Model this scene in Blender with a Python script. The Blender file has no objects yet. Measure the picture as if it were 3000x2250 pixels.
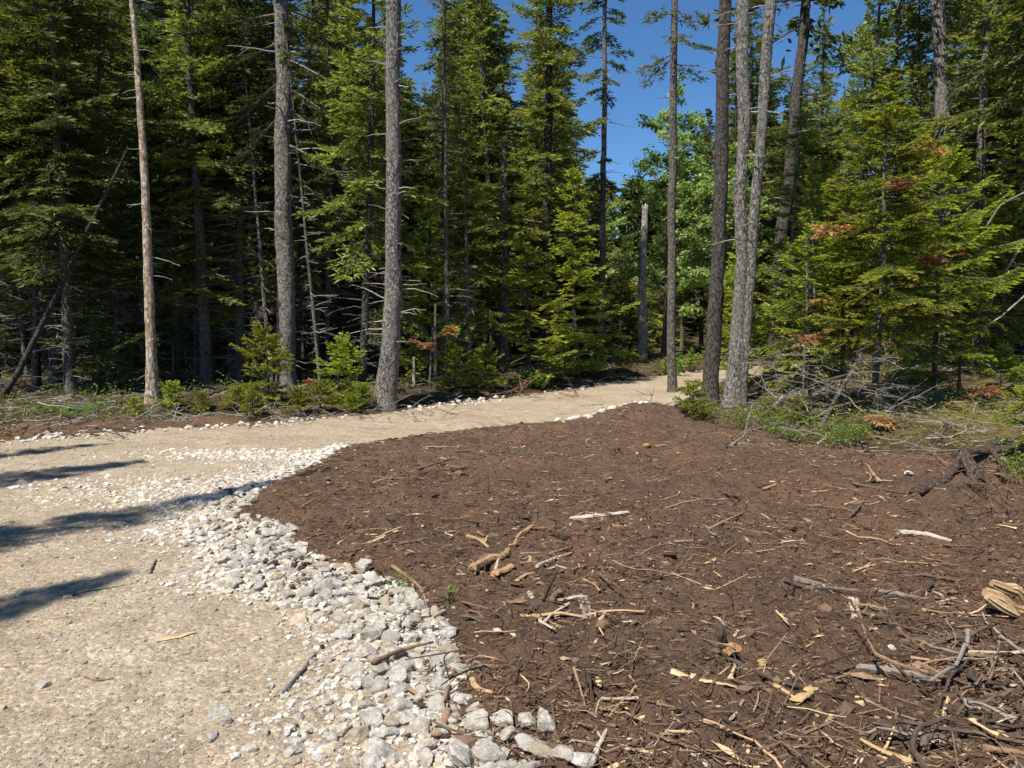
import bpy, math
import numpy as np
from mathutils import Vector, Matrix

R = math.radians
sc = bpy.context.scene
C = sc.collection

# ------------------------------------------------------------------ camera, sky, sun, exposure
CAM_H = 1.6
PITCH = R(3.69)
cam = bpy.data.cameras.new('camera')
cam.sensor_width = 36.0
cam.lens = 27.0
cam.clip_start = 0.05
cam.clip_end = 2000
camo = bpy.data.objects.new('camera', cam)
C.objects.link(camo)
camo.location = (0, 0, CAM_H)
camo.rotation_euler = (R(90) - PITCH, 0, 0)
sc.camera = camo

SUN_EL = 58.0
SUN_AZ = 38.0          # degrees to the left of straight behind the camera
sun_dir = Vector((-math.sin(R(SUN_AZ)) * math.cos(R(SUN_EL)), -math.cos(R(SUN_AZ)) * math.cos(R(SUN_EL)), math.sin(R(SUN_EL))))
w = bpy.data.worlds.new('World')
sc.world = w
w.use_nodes = True
nt = w.node_tree
bg = nt.nodes['Background']
sky = nt.nodes.new('ShaderNodeTexSky')
sky.sky_type = 'NISHITA'
sky.sun_disc = False
sky.sun_elevation = R(SUN_EL)
sky.sun_rotation = math.atan2(sun_dir.x, sun_dir.y)
sky.altitude = 1500
sky.air_density = 1.0
sky.dust_density = 0.0
sky.ozone_density = 5.0
hs = nt.nodes.new('ShaderNodeHueSaturation')
hs.inputs['Saturation'].default_value = 1.16
nt.links.new(sky.outputs[0], hs.inputs['Color'])
nt.links.new(hs.outputs[0], bg.inputs[0])
bg.inputs[1].default_value = 0.085
sl = bpy.data.lights.new('sun', 'SUN')
sl.energy = 5.0
sl.angle = R(0.53)
sl.color = (1.0, 0.95, 0.87)
so = bpy.data.objects.new('sun', sl)
C.objects.link(so)
so.rotation_euler = sun_dir.to_track_quat('Z', 'Y').to_euler()
so.location = (-20, -20, 40)
sc.view_settings.view_transform = 'Standard'
sc.view_settings.look = 'None'
sc.view_settings.exposure = 0.76
sc.view_settings.gamma = 1.0
sc.render.engine = 'CYCLES'
sc.cycles.max_bounces = 6
sc.cycles.diffuse_bounces = 3
sc.cycles.glossy_bounces = 2
sc.cycles.transmission_bounces = 3

# ------------------------------------------------------------------ numpy helpers
def rngf(s):
    return np.random.default_rng(s)

def _hash(ix, iy, seed):
    h = (ix.astype(np.int64) * 374761393 + iy.astype(np.int64) * 668265263 + seed * 1442695041) & 0xffffffff
    h = ((h ^ (h >> 13)) * 1274126177) & 0xffffffff
    h = (h ^ (h >> 16)) & 0xffff
    return h / 65535.0

def vnoise(x, y, seed=0):
    x = np.asarray(x, float); y = np.asarray(y, float)
    ix = np.floor(x); iy = np.floor(y)
    fx = x - ix; fy = y - iy
    fx = fx * fx * fx * (fx * (fx * 6 - 15) + 10); fy = fy * fy * fy * (fy * (fy * 6 - 15) + 10)
    a = _hash(ix, iy, seed); b = _hash(ix + 1, iy, seed); c = _hash(ix, iy + 1, seed); d = _hash(ix + 1, iy + 1, seed)
    return (a * (1 - fx) + b * fx) * (1 - fy) + (c * (1 - fx) + d * fx) * fy

def fbm(x, y, seed=0, octv=4, gain=.5):
    s = 0; a = 1; t = 0
    for o in range(octv):
        s = s + a * (vnoise(x * 2 ** o + o * 17.3, y * 2 ** o - o * 9.1, seed + o) - .5)
        t += a; a *= gain
    return s / t * 2

def sstep(a, b, x):
    t = np.clip((x - a) / (b - a), 0, 1)
    return t * t * (3 - 2 * t)

def norm(v):
    return v / np.maximum(np.linalg.norm(v, axis=-1, keepdims=True), 1e-9)

def poly_sd(px, py, poly):
    """signed distance to a polygon, positive inside"""
    px = np.asarray(px, float); py = np.asarray(py, float)
    inside = np.zeros(px.shape, bool); dmin = np.full(px.shape, 1e9)
    n = len(poly)
    for i in range(n):
        x0, y0 = poly[i]; x1, y1 = poly[(i + 1) % n]
        ex, ey = x1 - x0, y1 - y0
        t = np.clip(((px - x0) * ex + (py - y0) * ey) / (ex * ex + ey * ey + 1e-12), 0, 1)
        dmin = np.minimum(dmin, (px - x0 - t * ex) ** 2 + (py - y0 - t * ey) ** 2)
        cond = ((y0 > py) != (y1 > py))
        xin = (x1 - x0) * (py - y0) / ((y1 - y0) if y1 != y0 else 1e-12) + x0
        inside ^= cond & (px < xin)
    d = np.sqrt(dmin)
    return np.where(inside, d, -d)

def line_d(px, py, pts):
    dmin = np.full(np.shape(px), 1e9)
    for i in range(len(pts) - 1):
        x0, y0 = pts[i]; x1, y1 = pts[i + 1]
        ex, ey = x1 - x0, y1 - y0
        t = np.clip(((px - x0) * ex + (py - y0) * ey) / (ex * ex + ey * ey + 1e-12), 0, 1)
        dmin = np.minimum(dmin, (px - x0 - t * ex) ** 2 + (py - y0 - t * ey) ** 2)
    return np.sqrt(dmin)

# photograph pixel -> ray, used to survey where things stand
FPX = 2250.0
def ray(px, py):
    u = (px - 1500) / FPX; v = -(py - 1125) / FPX
    cp, sp = math.cos(PITCH), math.sin(PITCH)
    return np.array([u, cp + v * sp, -sp + v * cp])
def at(px, py, D):
    d = ray(px, py)
    return np.array([0, 0, CAM_H]) + d * (D / d[1])
def flat(px, py, z=0.0):
    d = ray(px, py)
    t = (z - CAM_H) / d[2]
    return (d[0] * t, d[1] * t)
def rise(y):
    y = np.asarray(y, float)
    return 0.025 * np.maximum(y - 14, 0) + .13 * np.clip(y - 47, 0, 45)
def gflat(px, py):
    d = ray(px, py)
    ts = np.linspace(1.0, 60, 6000)
    p = np.outer(ts, d); z = CAM_H + p[:, 2]
    k = np.argmax(z < rise(p[:, 1]))
    return (p[k, 0], p[k, 1])

SOIL = [gflat(*p) for p in [(1640, 2700), (1400, 2200), (1270, 2050), (1270, 1930), (1230, 1830), (1120, 1740), (880, 1665), (820, 1580), (655, 1530), (760, 1440), (840, 1390),
        (1000, 1310), (1250, 1268), (1500, 1243), (1750, 1225), (1900, 1205), (2030, 1210), (2150, 1245), (2400, 1305), (2600, 1325), (2900, 1365), (3150, 1390)]] + [(11, 7.5), (11, -3), (1.2, -3), (.5, 1.2)]
ROADL = [gflat(*p) for p in [(-250, 1318), (0, 1300), (250, 1277), (600, 1252), (850, 1236), (1100, 1213), (1350, 1182), (1550, 1160), (1750, 1131), (1900, 1108), (2050, 1090), (2230, 1074)]]
ROAD = [(-4.2, -6), (-4.8, 2), (-8.2, 6.5), (-10.5, 11.0)] + ROADL + [(16.5, 34), (18, 31)] + [gflat(*p) for p in [(2300, 1105), (2180, 1125), (2080, 1150), (2000, 1175), (1950, 1200)]] + [(2.5, 12.5), (0, 9), (1.2, 4), (2, -6)]

def masks_exact(x, y):
    wx = x + .10 * fbm(x * 1.6, y * 1.6, 5) + .05 * fbm(x * 6, y * 6, 9, 2)
    wy = y + .10 * fbm(x * 1.6 + 40, y * 1.6, 6) + .05 * fbm(x * 6 + 9, y * 6, 10, 2)
    return poly_sd(wx, wy, SOIL), poly_sd(wx, wy, ROAD)

def gauss(x, y, c, r, h):
    return h * np.exp(-(((x - c[0]) / r[0]) ** 2 + ((y - c[1]) / r[1]) ** 2))

PILE = gflat(1850, 1232); PIT = gflat(2945, 1545); STUMPHOLE = gflat(1645, 1590); MOSS = gflat(2840, 1245); BRUSH2 = gflat(1830, 1108)
def height(x, y, fine=True):
    x = np.asarray(x, float); y = np.asarray(y, float)
    s, r = masks_exact(x, y)
    soil = sstep(-.05, .35 + 1.5 * sstep(7.5, 10.5, y), s)
    road = sstep(-.1, .5, r) * (1 - soil)
    wood = np.clip(1 - soil - road, 0, 1)
    h = rise(y) + .03 * fbm(x * .25, y * .25, 1)
    hs = .11 + .10 * fbm(x * .7, y * .7, 21) + .07 * fbm(x * 2.3, y * 2.3, 22, 3)
    hr = .025 * fbm(x * .9, y * .9, 31) + .015 * fbm(x * 4, y * 4, 32, 2)
    hw = .12 + .35 * fbm(x * .35, y * .35, 41) + .10 * fbm(x * 1.7, y * 1.7, 42)
    hw = hw * sstep(0, 1.4, -np.maximum(r, s) + .2)
    if fine:
        hs = hs + .055 * fbm(x * 7, y * 7, 23, 3) + .022 * fbm(x * 24, y * 24, 24, 2)
        hr = hr + .006 * fbm(x * 22, y * 22, 33, 2)
        hw = hw + .03 * fbm(x * 9, y * 9, 43, 3)
    h = h + soil * hs + road * hr + wood * hw
    # a long low berm of torn soil along the far edge of the cleared patch, a heap at its end
    h = h + soil * np.exp(-(s / .8) ** 2) * sstep(8.5, 11, y) * sstep(2.2, 4.0, x) * .12
    h = h + gauss(x, y, PILE, (.75, .45), .26) + gauss(x, y, (PILE[0] + .9, PILE[1] - .2), (.8, .4), .14)
    h = h + gauss(x, y, PIT, (.22, .3), -.30) + gauss(x, y, (PIT[0] + .15, PIT[1] + .75), (.6, .36), .26)
    h = h + gauss(x, y, STUMPHOLE, (.12, .12), -.12)
    h = h + gauss(x, y, MOSS, (2.6, 1.3), .30) * (1 - soil)
    h = h + gauss(x, y, (MOSS[0] + 2, MOSS[1] + 5), (5, 3.5), .55)
    h = h + gauss(x, y, BRUSH2, (.7, .5), .20)
    # ditch of dark soil beyond the far edge of the road on the left
    d = line_d(x, y, ROADL)
    h = h + np.exp(-((d - .9) / .5) ** 2) * (r < 0) * sstep(3, -4, x) * .16
    return h
GRID = None
def _glook(x, y):
    """bilinear lookup in the ground grid: height, soil distance, road distance"""
    th0, th1, na, r0, lr, nr, oy, Z3 = GRID
    A = (np.arctan2(x, y - oy) - th0) / (th1 - th0) * (na - 1); B = np.log(np.maximum(np.hypot(x, y - oy), 1e-6) / r0) / lr * (nr - 1)
    ok = (A >= 0) & (A < na - 1) & (B >= 0) & (B < nr - 1)
    A = np.clip(A, 0, na - 1.001); B = np.clip(B, 0, nr - 1.001)
    i = A.astype(int); j = B.astype(int); a = (A - i)[..., None]; b = (B - j)[..., None]
    v = (Z3[j, i] * (1 - a) + Z3[j, i + 1] * a) * (1 - b) + (Z3[j + 1, i] * (1 - a) + Z3[j + 1, i + 1] * a) * b
    return ok, v
height_exact = height
def height(x, y, fine=True):
    x = np.asarray(x, float); y = np.asarray(y, float)
    if GRID is None: return height_exact(x, y, fine)
    ok, v = _glook(x, y); v = v[..., 0]
    if not ok.all(): v = v.copy(); v[~ok] = height_exact(x[~ok], y[~ok], fine)
    return v
def masks(x, y):
    x = np.asarray(x, float); y = np.asarray(y, float)
    if GRID is None: return masks_exact(x, y)
    ok, v = _glook(x, y); s = v[..., 1]; r = v[..., 2]
    if not ok.all():
        a, b = masks_exact(x[~ok], y[~ok]); s = s.copy(); r = r.copy(); s[~ok] = a; r[~ok] = b
    return s, r
def H1(x, y):
    return float(height(np.array([x]), np.array([y]))[0])
def G(px, py):
    d = ray(px, py)
    ts = np.arange(1.0, 60, .03)
    p = np.outer(ts, d); z = CAM_H + p[:, 2]
    hz = height(p[:, 0], p[:, 1])
    k = int(np.argmax(z < hz))
    return np.array([p[k, 0], p[k, 1], hz[k]])

# ------------------------------------------------------------------ mesh helpers
def mk_mesh(name, V, F, smooth=False, tint=None):
    """V (n,3); F: list of (m,k) int arrays of faces; tint: per-face floats"""
    if not isinstance(F, list): F = [F]
    F = [f for f in F if len(f)]
    me = bpy.data.meshes.new(name)
    V = np.ascontiguousarray(V, np.float32)
    me.vertices.add(len(V)); me.vertices.foreach_set('co', V.ravel())
    loops = np.concatenate([f.ravel() for f in F]).astype(np.int32)
    cnt = np.concatenate([np.full(len(f), f.shape[1], np.int32) for f in F])
    start = np.concatenate([[0], np.cumsum(cnt)[:-1]]).astype(np.int32)
    me.loops.add(len(loops)); me.loops.foreach_set('vertex_index', loops)
    me.polygons.add(len(cnt)); me.polygons.foreach_set('loop_start', start)
    me.polygons.foreach_set('use_smooth', np.full(len(cnt), smooth, bool))
    if tint is not None:
        a = me.attributes.new('tint', 'FLOAT', 'FACE')
        a.data.foreach_set('value', np.ascontiguousarray(tint, np.float32))
    me.update(calc_edges=True)
    return me

def tubes(P, Rd, S=4, cap=True):
    """P (N,K,3), Rd (N,K) -> V, F (quads [+ tri caps])"""
    N, K, _ = P.shape
    T = np.empty_like(P)
    T[:, 1:-1] = P[:, 2:] - P[:, :-2]; T[:, 0] = P[:, 1] - P[:, 0]; T[:, -1] = P[:, -1] - P[:, -2]
    T = norm(T)
    m = norm(P[:, -1] - P[:, 0])
    ref = np.where(np.abs(m[:, 2:3]) > .7, np.array([[1., 0, 0]]), np.array([[0, 0, 1.]]))
    U = norm(np.cross(T, ref[:, None, :])); W = np.cross(T, U)
    a = np.arange(S) * 2 * np.pi / S
    V = P[:, :, None, :] + Rd[:, :, None, None] * (np.cos(a)[None, None, :, None] * U[:, :, None, :] + np.sin(a)[None, None, :, None] * W[:, :, None, :])
    idx = np.arange(N * K * S).reshape(N, K, S)
    n = np.roll(idx, -1, axis=2)
    Q = np.stack([idx[:, :-1], n[:, :-1], n[:, 1:], idx[:, 1:]], -1).reshape(-1, 4)
    Fs = [Q]
    V = V.reshape(-1, 3)
    if cap:
        Fs.append(idx[:, -1, :].reshape(-1, S)); Fs.append(idx[:, 0, ::-1].reshape(-1, S))
    return V, Fs

def merge(parts):
    """[(V, [F..], tint or None)] -> V, F list grouped by size, tint"""
    Vs = []; off = 0; Fd = {}; Td = {}
    for V, Fs, t in parts:
        for f in Fs:
            if len(f) == 0: continue
            k = f.shape[1]
            Fd.setdefault(k, []).append(f + off)
            Td.setdefault(k, []).append(np.broadcast_to(np.asarray(t if t is not None and np.ndim(t) == 0 else (.5 if t is None else t), float), (len(f),)))
        Vs.append(V); off += len(V)
    ks = sorted(Fd)
    return np.concatenate(Vs), [np.concatenate(Fd[k]) for k in ks], np.concatenate([np.concatenate(Td[k]) for k in ks])

def obj(name, me, mat=None, parent=None, loc=None):
    o = bpy.data.objects.new(name, me)
    C.objects.link(o)
    if mat is not None and me is not None and len(me.materials) == 0: me.materials.append(mat)
    if parent is not None: o.parent = parent
    if loc is not None: o.location = loc
    return o
def tag(o, label=None, cat=None, group=None, kind=None):
    if label: o['label'] = label
    if cat: o['category'] = cat
    if group: o['group'] = group
    if kind: o['kind'] = kind
    return o
def thing(name, label, cat, loc=(0, 0, 0), rz=0, group=None):
    o = bpy.data.objects.new(name, None); C.objects.link(o)
    o.empty_display_size = .2
    o.location = [float(v) for v in loc]; o.rotation_euler = (0, 0, rz)
    return tag(o, label, cat, group)

# ------------------------------------------------------------------ materials
def new_mat(name):
    m = bpy.data.materials.new(name); m.use_nodes = True
    t = m.node_tree; b = t.nodes['Principled BSDF']
    b.inputs['Roughness'].default_value = .9
    b.inputs['Specular IOR Level'].default_value = .15
    return m, t, b
def nd(t, typ, **kw):
    n = t.nodes.new(typ)
    for k, v in kw.items():
        if k in n.inputs.keys() if hasattr(n, 'inputs') else False: n.inputs[k].default_value = v
        else: setattr(n, k, v)
    return n
def coords(t, scale=(1, 1, 1), kind='Object'):
    tc = t.nodes.new('ShaderNodeTexCoord'); mp = t.nodes.new('ShaderNodeMapping')
    mp.inputs['Scale'].default_value = scale
    t.links.new(tc.outputs[kind], mp.inputs[0]); return mp.outputs[0]
def noise(t, vec, scale, detail=4, rough=.6, dist=0):
    n = t.nodes.new('ShaderNodeTexNoise'); t.links.new(vec, n.inputs['Vector'])
    n.inputs['Scale'].default_value = scale; n.inputs['Detail'].default_value = detail; n.inputs['Roughness'].default_value = rough; n.inputs['Distortion'].default_value = dist
    return n.outputs['Fac']
def voro(t, vec, scale, feature='F1', out='Distance'):
    n = t.nodes.new('ShaderNodeTexVoronoi'); n.feature = feature; t.links.new(vec, n.inputs['Vector']); n.inputs['Scale'].default_value = scale
    return n.outputs[out]
def ramp(t, fac, stops):
    n = t.nodes.new('ShaderNodeValToRGB'); t.links.new(fac, n.inputs[0])
    e = n.color_ramp.elements
    while len(e) < len(stops): e.new(.5)
    for k, (p, c) in enumerate(stops):
        e[k].position = p; e[k].color = (*c, 1) if len(c) == 3 else c
    return n.outputs[0]
def mix(t, fac, a, b, mode='MIX'):
    n = t.nodes.new('ShaderNodeMix'); n.data_type = 'RGBA'; n.blend_type = mode
    for s, v in ((n.inputs['Factor'], fac), (n.inputs[6], a), (n.inputs[7], b)):
        if isinstance(v, (int, float)): s.default_value = v
        elif isinstance(v, tuple): s.default_value = (*v, 1)
        else: t.links.new(v, s)
    return n.outputs[2]
def mathn(t, op, a, b=0.0):
    n = t.nodes.new('ShaderNodeMath'); n.operation = op
    for s, v in ((n.inputs[0], a), (n.inputs[1], b)):
        if isinstance(v, (int, float)): s.default_value = v
        else: t.links.new(v, s)
    return n.outputs[0]
def bump(t, b, h, strength=.5, dist=.02):
    n = t.nodes.new('ShaderNodeBump'); n.inputs['Strength'].default_value = strength; n.inputs['Distance'].default_value = dist
    t.links.new(h, n.inputs['Height']); t.links.new(n.outputs[0], b.inputs['Normal'])
def attr(t, name):
    n = t.nodes.new('ShaderNodeAttribute'); n.attribute_name = name; return n.outputs['Fac']
def objrand(t):
    return t.nodes.new('ShaderNodeObjectInfo').outputs['Random']

def mat_road():
    m, t, b = new_mat('crushed_gravel')
    v = coords(t)
    big = noise(t, v, .7, 5, .6); mid = noise(t, v, 5, 6, .65); fine = noise(t, v, 60, 4, .7)
    peb = voro(t, v, 45); pebc = voro(t, v, 45, out='Color'); peb2 = voro(t, v, 120)
    col = ramp(t, big, [(.3, (.255, .21, .155)), (.5, (.33, .28, .21)), (.7, (.365, .325, .26))])
    col = mix(t, ramp(t, mid, [(.42, (0, 0, 0)), (.62, (.7, .7, .7))]), col, (.24, .195, .145))
    sep = t.nodes.new('ShaderNodeSeparateColor'); t.links.new(pebc, sep.inputs[0])
    col = mix(t, .75, col, ramp(t, sep.outputs[0], [(0, (.30, .29, .28)), (.3, (.5, .48, .45)), (.75, (.55, .5, .42)), (1, (.85, .8, .72))]), 'OVERLAY')
    col = mix(t, ramp(t, fine, [(.35, (.6, .6, .6)), (.5, (0, 0, 0))]), col, (.17, .135, .098))
    st = noise(t, coords(t, (.55, 1.3, 1)), 1.1, 7, .62, .8)
    col = mix(t, ramp(t, st, [(.60, (0, 0, 0)), (.70, (.75, .75, .75))]), col, (.125, .090, .062))
    t.links.new(col, b.inputs['Base Color'])
    h = mathn(t, 'ADD', mathn(t, 'MULTIPLY', peb, -.6), mathn(t, 'ADD', mathn(t, 'MULTIPLY', peb2, -.3), mathn(t, 'MULTIPLY', fine, .8)))
    bump(t, b, h, .9, .012)
    return m
def mat_soil():
    m, t, b = new_mat('torn_peat_soil')
    v = coords(t)
    big = noise(t, v, .55, 5, .6); big2 = noise(t, v, 1.7, 6, .65, .4); mid = noise(t, v, 9, 5, .7); fine = noise(t, v, 55, 5, .75)
    fib = noise(t, coords(t, (1, .22, 1)), 110, 3, .6, 1.2); fib2 = noise(t, coords(t, (.22, 1, 1)), 95, 3, .6, 1.2); sp = noise(t, v, 150, 2, .6)
    col = mix(t, ramp(t, big, [(.40, (0, 0, 0)), (.60, (1, 1, 1))]), (.160, .106, .073), (.235, .132, .080))
    col = mix(t, ramp(t, big2, [(.42, (0, 0, 0)), (.62, (.85, .85, .85))]), col, (.115, .073, .051))
    col = mix(t, ramp(t, mid, [(.50, (0, 0, 0)), (.70, (.8, .8, .8))]), col, (.20, .122, .076))
    crumb = noise(t, v, 24, 4, .7, .3)
    col = mix(t, ramp(t, crumb, [(.36, (.9, .9, .9)), (.47, (0, 0, 0))]), col, (.048, .033, .025))
    col = mix(t, ramp(t, crumb, [(.60, (0, 0, 0)), (.70, (.7, .7, .7))]), col, (.20, .132, .085))
    col = mix(t, ramp(t, fib, [(.57, (0, 0, 0)), (.66, (.9, .9, .9))]), col, (.25, .165, .10))
    col = mix(t, ramp(t, fib2, [(.58, (0, 0, 0)), (.67, (.9, .9, .9))]), col, (.21, .135, .08))
    col = mix(t, ramp(t, sp, [(.66, (0, 0, 0)), (.72, (.9, .9, .9))]), col, (.36, .28, .19))
    col = mix(t, ramp(t, fine, [(.30, (.9, .9, .9)), (.43, (0, 0, 0))]), col, (.028, .020, .016))
    t.links.new(col, b.inputs['Base Color'])
    bump(t, b, mathn(t, 'ADD', mathn(t, 'MULTIPLY', mid, .8), mathn(t, 'ADD', fine, crumb)), 1.0, .045)
    b.inputs['Specular IOR Level'].default_value = .08
    return m
def mat_floor():
    m, t, b = new_mat('needle_litter_and_moss')
    v = coords(t)
    big = noise(t, v, .45, 5, .6); mid = noise(t, v, 6, 5, .65); fine = noise(t, v, 40, 5, .7)
    col = ramp(t, mid, [(.3, (.034, .024, .015)), (.55, (.068, .045, .026)), (.75, (.125, .088, .052))])
    moss = ramp(t, fine, [(.3, (.06, .05, .018)), (.6, (.18, .135, .045)), (.8, (.29, .205, .085))])
    # mossy knoll on the right-hand side
    g = t.nodes.new('ShaderNodeNewGeometry'); sub = nd(t, 'ShaderNodeVectorMath', operation='SUBTRACT'); t.links.new(g.outputs['Position'], sub.inputs[0]); sub.inputs[1].default_value = (MOSS[0] + .2, MOSS[1] - .5, .3)
    ln = nd(t, 'ShaderNodeVectorMath', operation='LENGTH'); t.links.new(sub.outputs[0], ln.inputs[0])
    k = mathn(t, 'ADD', mathn(t, 'MULTIPLY', ln.outputs['Value'], -.13), mathn(t, 'ADD', mathn(t, 'MULTIPLY', mid, .7), .62))
    k2 = mathn(t, 'MAXIMUM', ramp(t, k, [(.45, (0, 0, 0)), (.65, (1, 1, 1))]), ramp(t, big, [(.58, (0, 0, 0)), (.70, (.7, .7, .7))]))
    t.links.new(mix(t, k2, col, moss), b.inputs['Base Color'])
    bump(t, b, mathn(t, 'ADD', mid, fine), 1.0, .04)
    return m
def mat_stone(shared):
    m, t, b = new_mat('pale_granite_pieces' if shared else 'pale_granite')
    v = coords(t)
    sp = noise(t, v, 7.0 if not shared else 70, 4, .8); md = noise(t, v, 1.6 if not shared else 14, 4, .65)
    r = attr(t, 'tint') if shared else objrand(t)
    base = ramp(t, r, [(0, (.54, .50, .43)), (.25, (.63, .595, .525)), (.45, (.56, .51, .43)), (.6, (.62, .59, .54)), (.78, (.47, .44, .385)), (.86, (.43, .42, .405)), (.93, (.52, .42, .28)), (1, (.43, .33, .20))])
    col = mix(t, ramp(t, sp, [(.33, (1, 1, 1)), (.44, (0, 0, 0))]), base, (.30, .27, .235))
    col = mix(t, ramp(t, md, [(.40, (0, 0, 0)), (.60, (.9, .9, .9))]), col, (.35, .305, .24))
    t.links.new(col, b.inputs['Base Color'])
    bump(t, b, mathn(t, 'ADD', sp, md), .6, .10 if not shared else .012)
    return m
def mat_bark(name, lo, mid_, hi, lichen=None, sc_=1.0, strength=1.0):
    m, t, b = new_mat(name)
    v = coords(t, (1, 1, .55))
    a = voro(t, v, 40 * sc_); n1 = noise(t, v, 24 * sc_, 6, .78, .5); n2 = noise(t, coords(t), 1.6, 4, .6)
    f = mathn(t, 'ADD', mathn(t, 'MULTIPLY', n1, .95), mathn(t, 'MULTIPLY', a, .14))
    col = ramp(t, f, [(.47, lo), (.545, mid_), (.64, hi)])
    if lichen: col = mix(t, ramp(t, n2, [(.48, (0, 0, 0)), (.62, (.75, .75, .75))]), col, lichen, 'MIX')
    r = objrand(t)
    col = mix(t, .35, col, ramp(t, r, [(0, (.35, .35, .35)), (1, (.65, .63, .6))]), 'OVERLAY')
    t.links.new(col, b.inputs['Base Color'])
    col2 = mix(t, ramp(t, voro(t, coords(t, (1, 1, .38)), 17 * sc_, 'DISTANCE_TO_EDGE'), [(.0, (.75, .75, .75)), (.10, (0, 0, 0))]), col, lo)
    t.links.new(col2, b.inputs['Base Color'])
    bump(t, b, f, strength, .07)
    return m
def mat_wood(name, c0, c1, c2, grain=60, tinted=False, rnd=True):
    m, t, b = new_mat(name)
    v = coords(t)
    n1 = noise(t, v, grain, 4, .7, .5)
    f = n1
    if tinted: f = mathn(t, 'ADD', mathn(t, 'MULTIPLY', n1, .35), mathn(t, 'MULTIPLY', attr(t, 'tint'), .65))
    elif rnd: f = mathn(t, 'ADD', mathn(t, 'MULTIPLY', n1, .7), mathn(t, 'MULTIPLY', objrand(t), .3))
    t.links.new(ramp(t, f, [(.25, c0), (.5, c1), (.75, c2)]), b.inputs['Base Color'])
    bump(t, b, n1, .6, .006)
    return m
def mat_leaf(name, stops, trans=.35, tcol=None, gloss=.25):
    m, t, b = new_mat(name)
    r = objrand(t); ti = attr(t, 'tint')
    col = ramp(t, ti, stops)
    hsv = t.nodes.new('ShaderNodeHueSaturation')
    t.links.new(mathn(t, 'ADD', mathn(t, 'MULTIPLY', r, .03), .485), hsv.inputs['Hue'])
    t.links.new(mathn(t, 'ADD', mathn(t, 'MULTIPLY', r, .5), .75), hsv.inputs['Value'])
    t.links.new(col, hsv.inputs['Color']); col = hsv.outputs[0]
    t.links.new(col, b.inputs['Base Color'])
    b.inputs['Roughness'].default_value = .55; b.inputs['Specular IOR Level'].default_value = gloss
    tr = t.nodes.new('ShaderNodeBsdfTranslucent')
    t.links.new(mix(t, 1.0, col, tcol or (1.1, 1.25, .55), 'MULTIPLY'), tr.inputs[0])
    ms = t.nodes.new('ShaderNodeMixShader'); ms.inputs[0].default_value = trans
    t.links.new(b.outputs[0], ms.inputs[1]); t.links.new(tr.outputs[0], ms.inputs[2])
    t.links.new(ms.outputs[0], t.nodes['Material Output'].inputs[0])
    return m

M = {}
M['road'] = mat_road(); M['soil'] = mat_soil(); M['floor'] = mat_floor()
M['stone'] = mat_stone(False); M['stones'] = mat_stone(True)
M['gravel'] = mat_wood('loose_gravel_grains', (.20, .165, .12), (.29, .245, .185), (.39, .35, .29), 60, True)
M['bark_grey'] = mat_bark('grey_scaly_spruce_bark', (.055, .046, .039), (.20, .182, .16), (.40, .375, .335), (.25, .24, .205))
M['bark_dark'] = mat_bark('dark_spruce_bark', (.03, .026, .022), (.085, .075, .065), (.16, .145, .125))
M['bark_wood'] = mat_bark('brown_grey_bark', (.05, .042, .034), (.15, .13, .108), (.28, .25, .21), (.20, .195, .165))
M['root_bark'] = mat_bark('peeling_root_bark', (.06, .042, .031), (.17, .12, .088), (.32, .24, .18), None, 2.2)
M['snag_grey'] = mat_bark('weathered_grey_snag_wood', (.14, .125, .11), (.38, .355, .32), (.55, .52, .475), None, .7)
M['snag'] = mat_bark('bleached_peeling_wood', (.20, .13, .08), (.52, .43, .33), (.70, .62, .51), (.40, .27, .17), .6)
M['dead'] = mat_wood('dead_grey_twigs', (.10, .086, .072), (.21, .19, .165), (.35, .32, .28), 20)
M['dead_pale'] = mat_wood('pale_broken_branches', (.16, .14, .12), (.30, .27, .235), (.44, .405, .36), 20)
M['limb'] = mat_wood('dark_limb_bark', (.05, .042, .034), (.10, .088, .072), (.18, .16, .135), 20)
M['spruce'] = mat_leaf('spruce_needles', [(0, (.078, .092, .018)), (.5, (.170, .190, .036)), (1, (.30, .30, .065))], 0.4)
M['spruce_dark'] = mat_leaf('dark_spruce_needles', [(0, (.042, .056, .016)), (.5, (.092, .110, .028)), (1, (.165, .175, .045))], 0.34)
M['fir'] = mat_leaf('fir_needles', [(0, (.12, .150, .020)), (.5, (.285, .325, .036)), (1, (.52, .52, .08))], 0.45)
M['yfir'] = mat_leaf('bright_young_needles', [(0, (.13, .155, .020)), (.5, (.27, .30, .036)), (1, (.44, .44, .08))], 0.42)
M['maple'] = mat_leaf('maple_leaves', [(0, (.13, .17, .055)), (.5, (.25, .31, .11)), (1, (.42, .47, .22))], 0.45)
M['shrub'] = mat_leaf('shrub_leaves', [(0, (.06, .11, .018)), (.5, (.14, .22, .03)), (1, (.26, .34, .06))], .4)
M['fern'] = mat_leaf('fern_fronds', [(0, (.05, .09, .025)), (.5, (.10, .17, .04)), (1, (.18, .26, .07))], 0.4)
M['rust'] = mat_leaf('rust_red_dead_needles', [(0, (.24, .12, .05)), (.5, (.45, .235, .10)), (1, (.58, .37, .19))], 0.35, (1.1, .8, .6))
M['olive'] = mat_leaf('fading_brown_needles', [(0, (.07, .055, .012)), (.5, (.14, .105, .025)), (1, (.20, .15, .04))], .3, (1.1, 1, .6))
M['stick_dark'] = mat_wood('dark_wet_bark', (.035, .024, .018), (.085, .06, .044), (.16, .115, .085), 40)
M['stick_brown'] = mat_wood('brown_stick_bark', (.09, .052, .03), (.19, .115, .068), (.30, .20, .125), 40)
M['stick_tan'] = mat_wood('split_tan_wood', (.22, .13, .06), (.42, .28, .15), (.58, .43, .26), 70)
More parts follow.
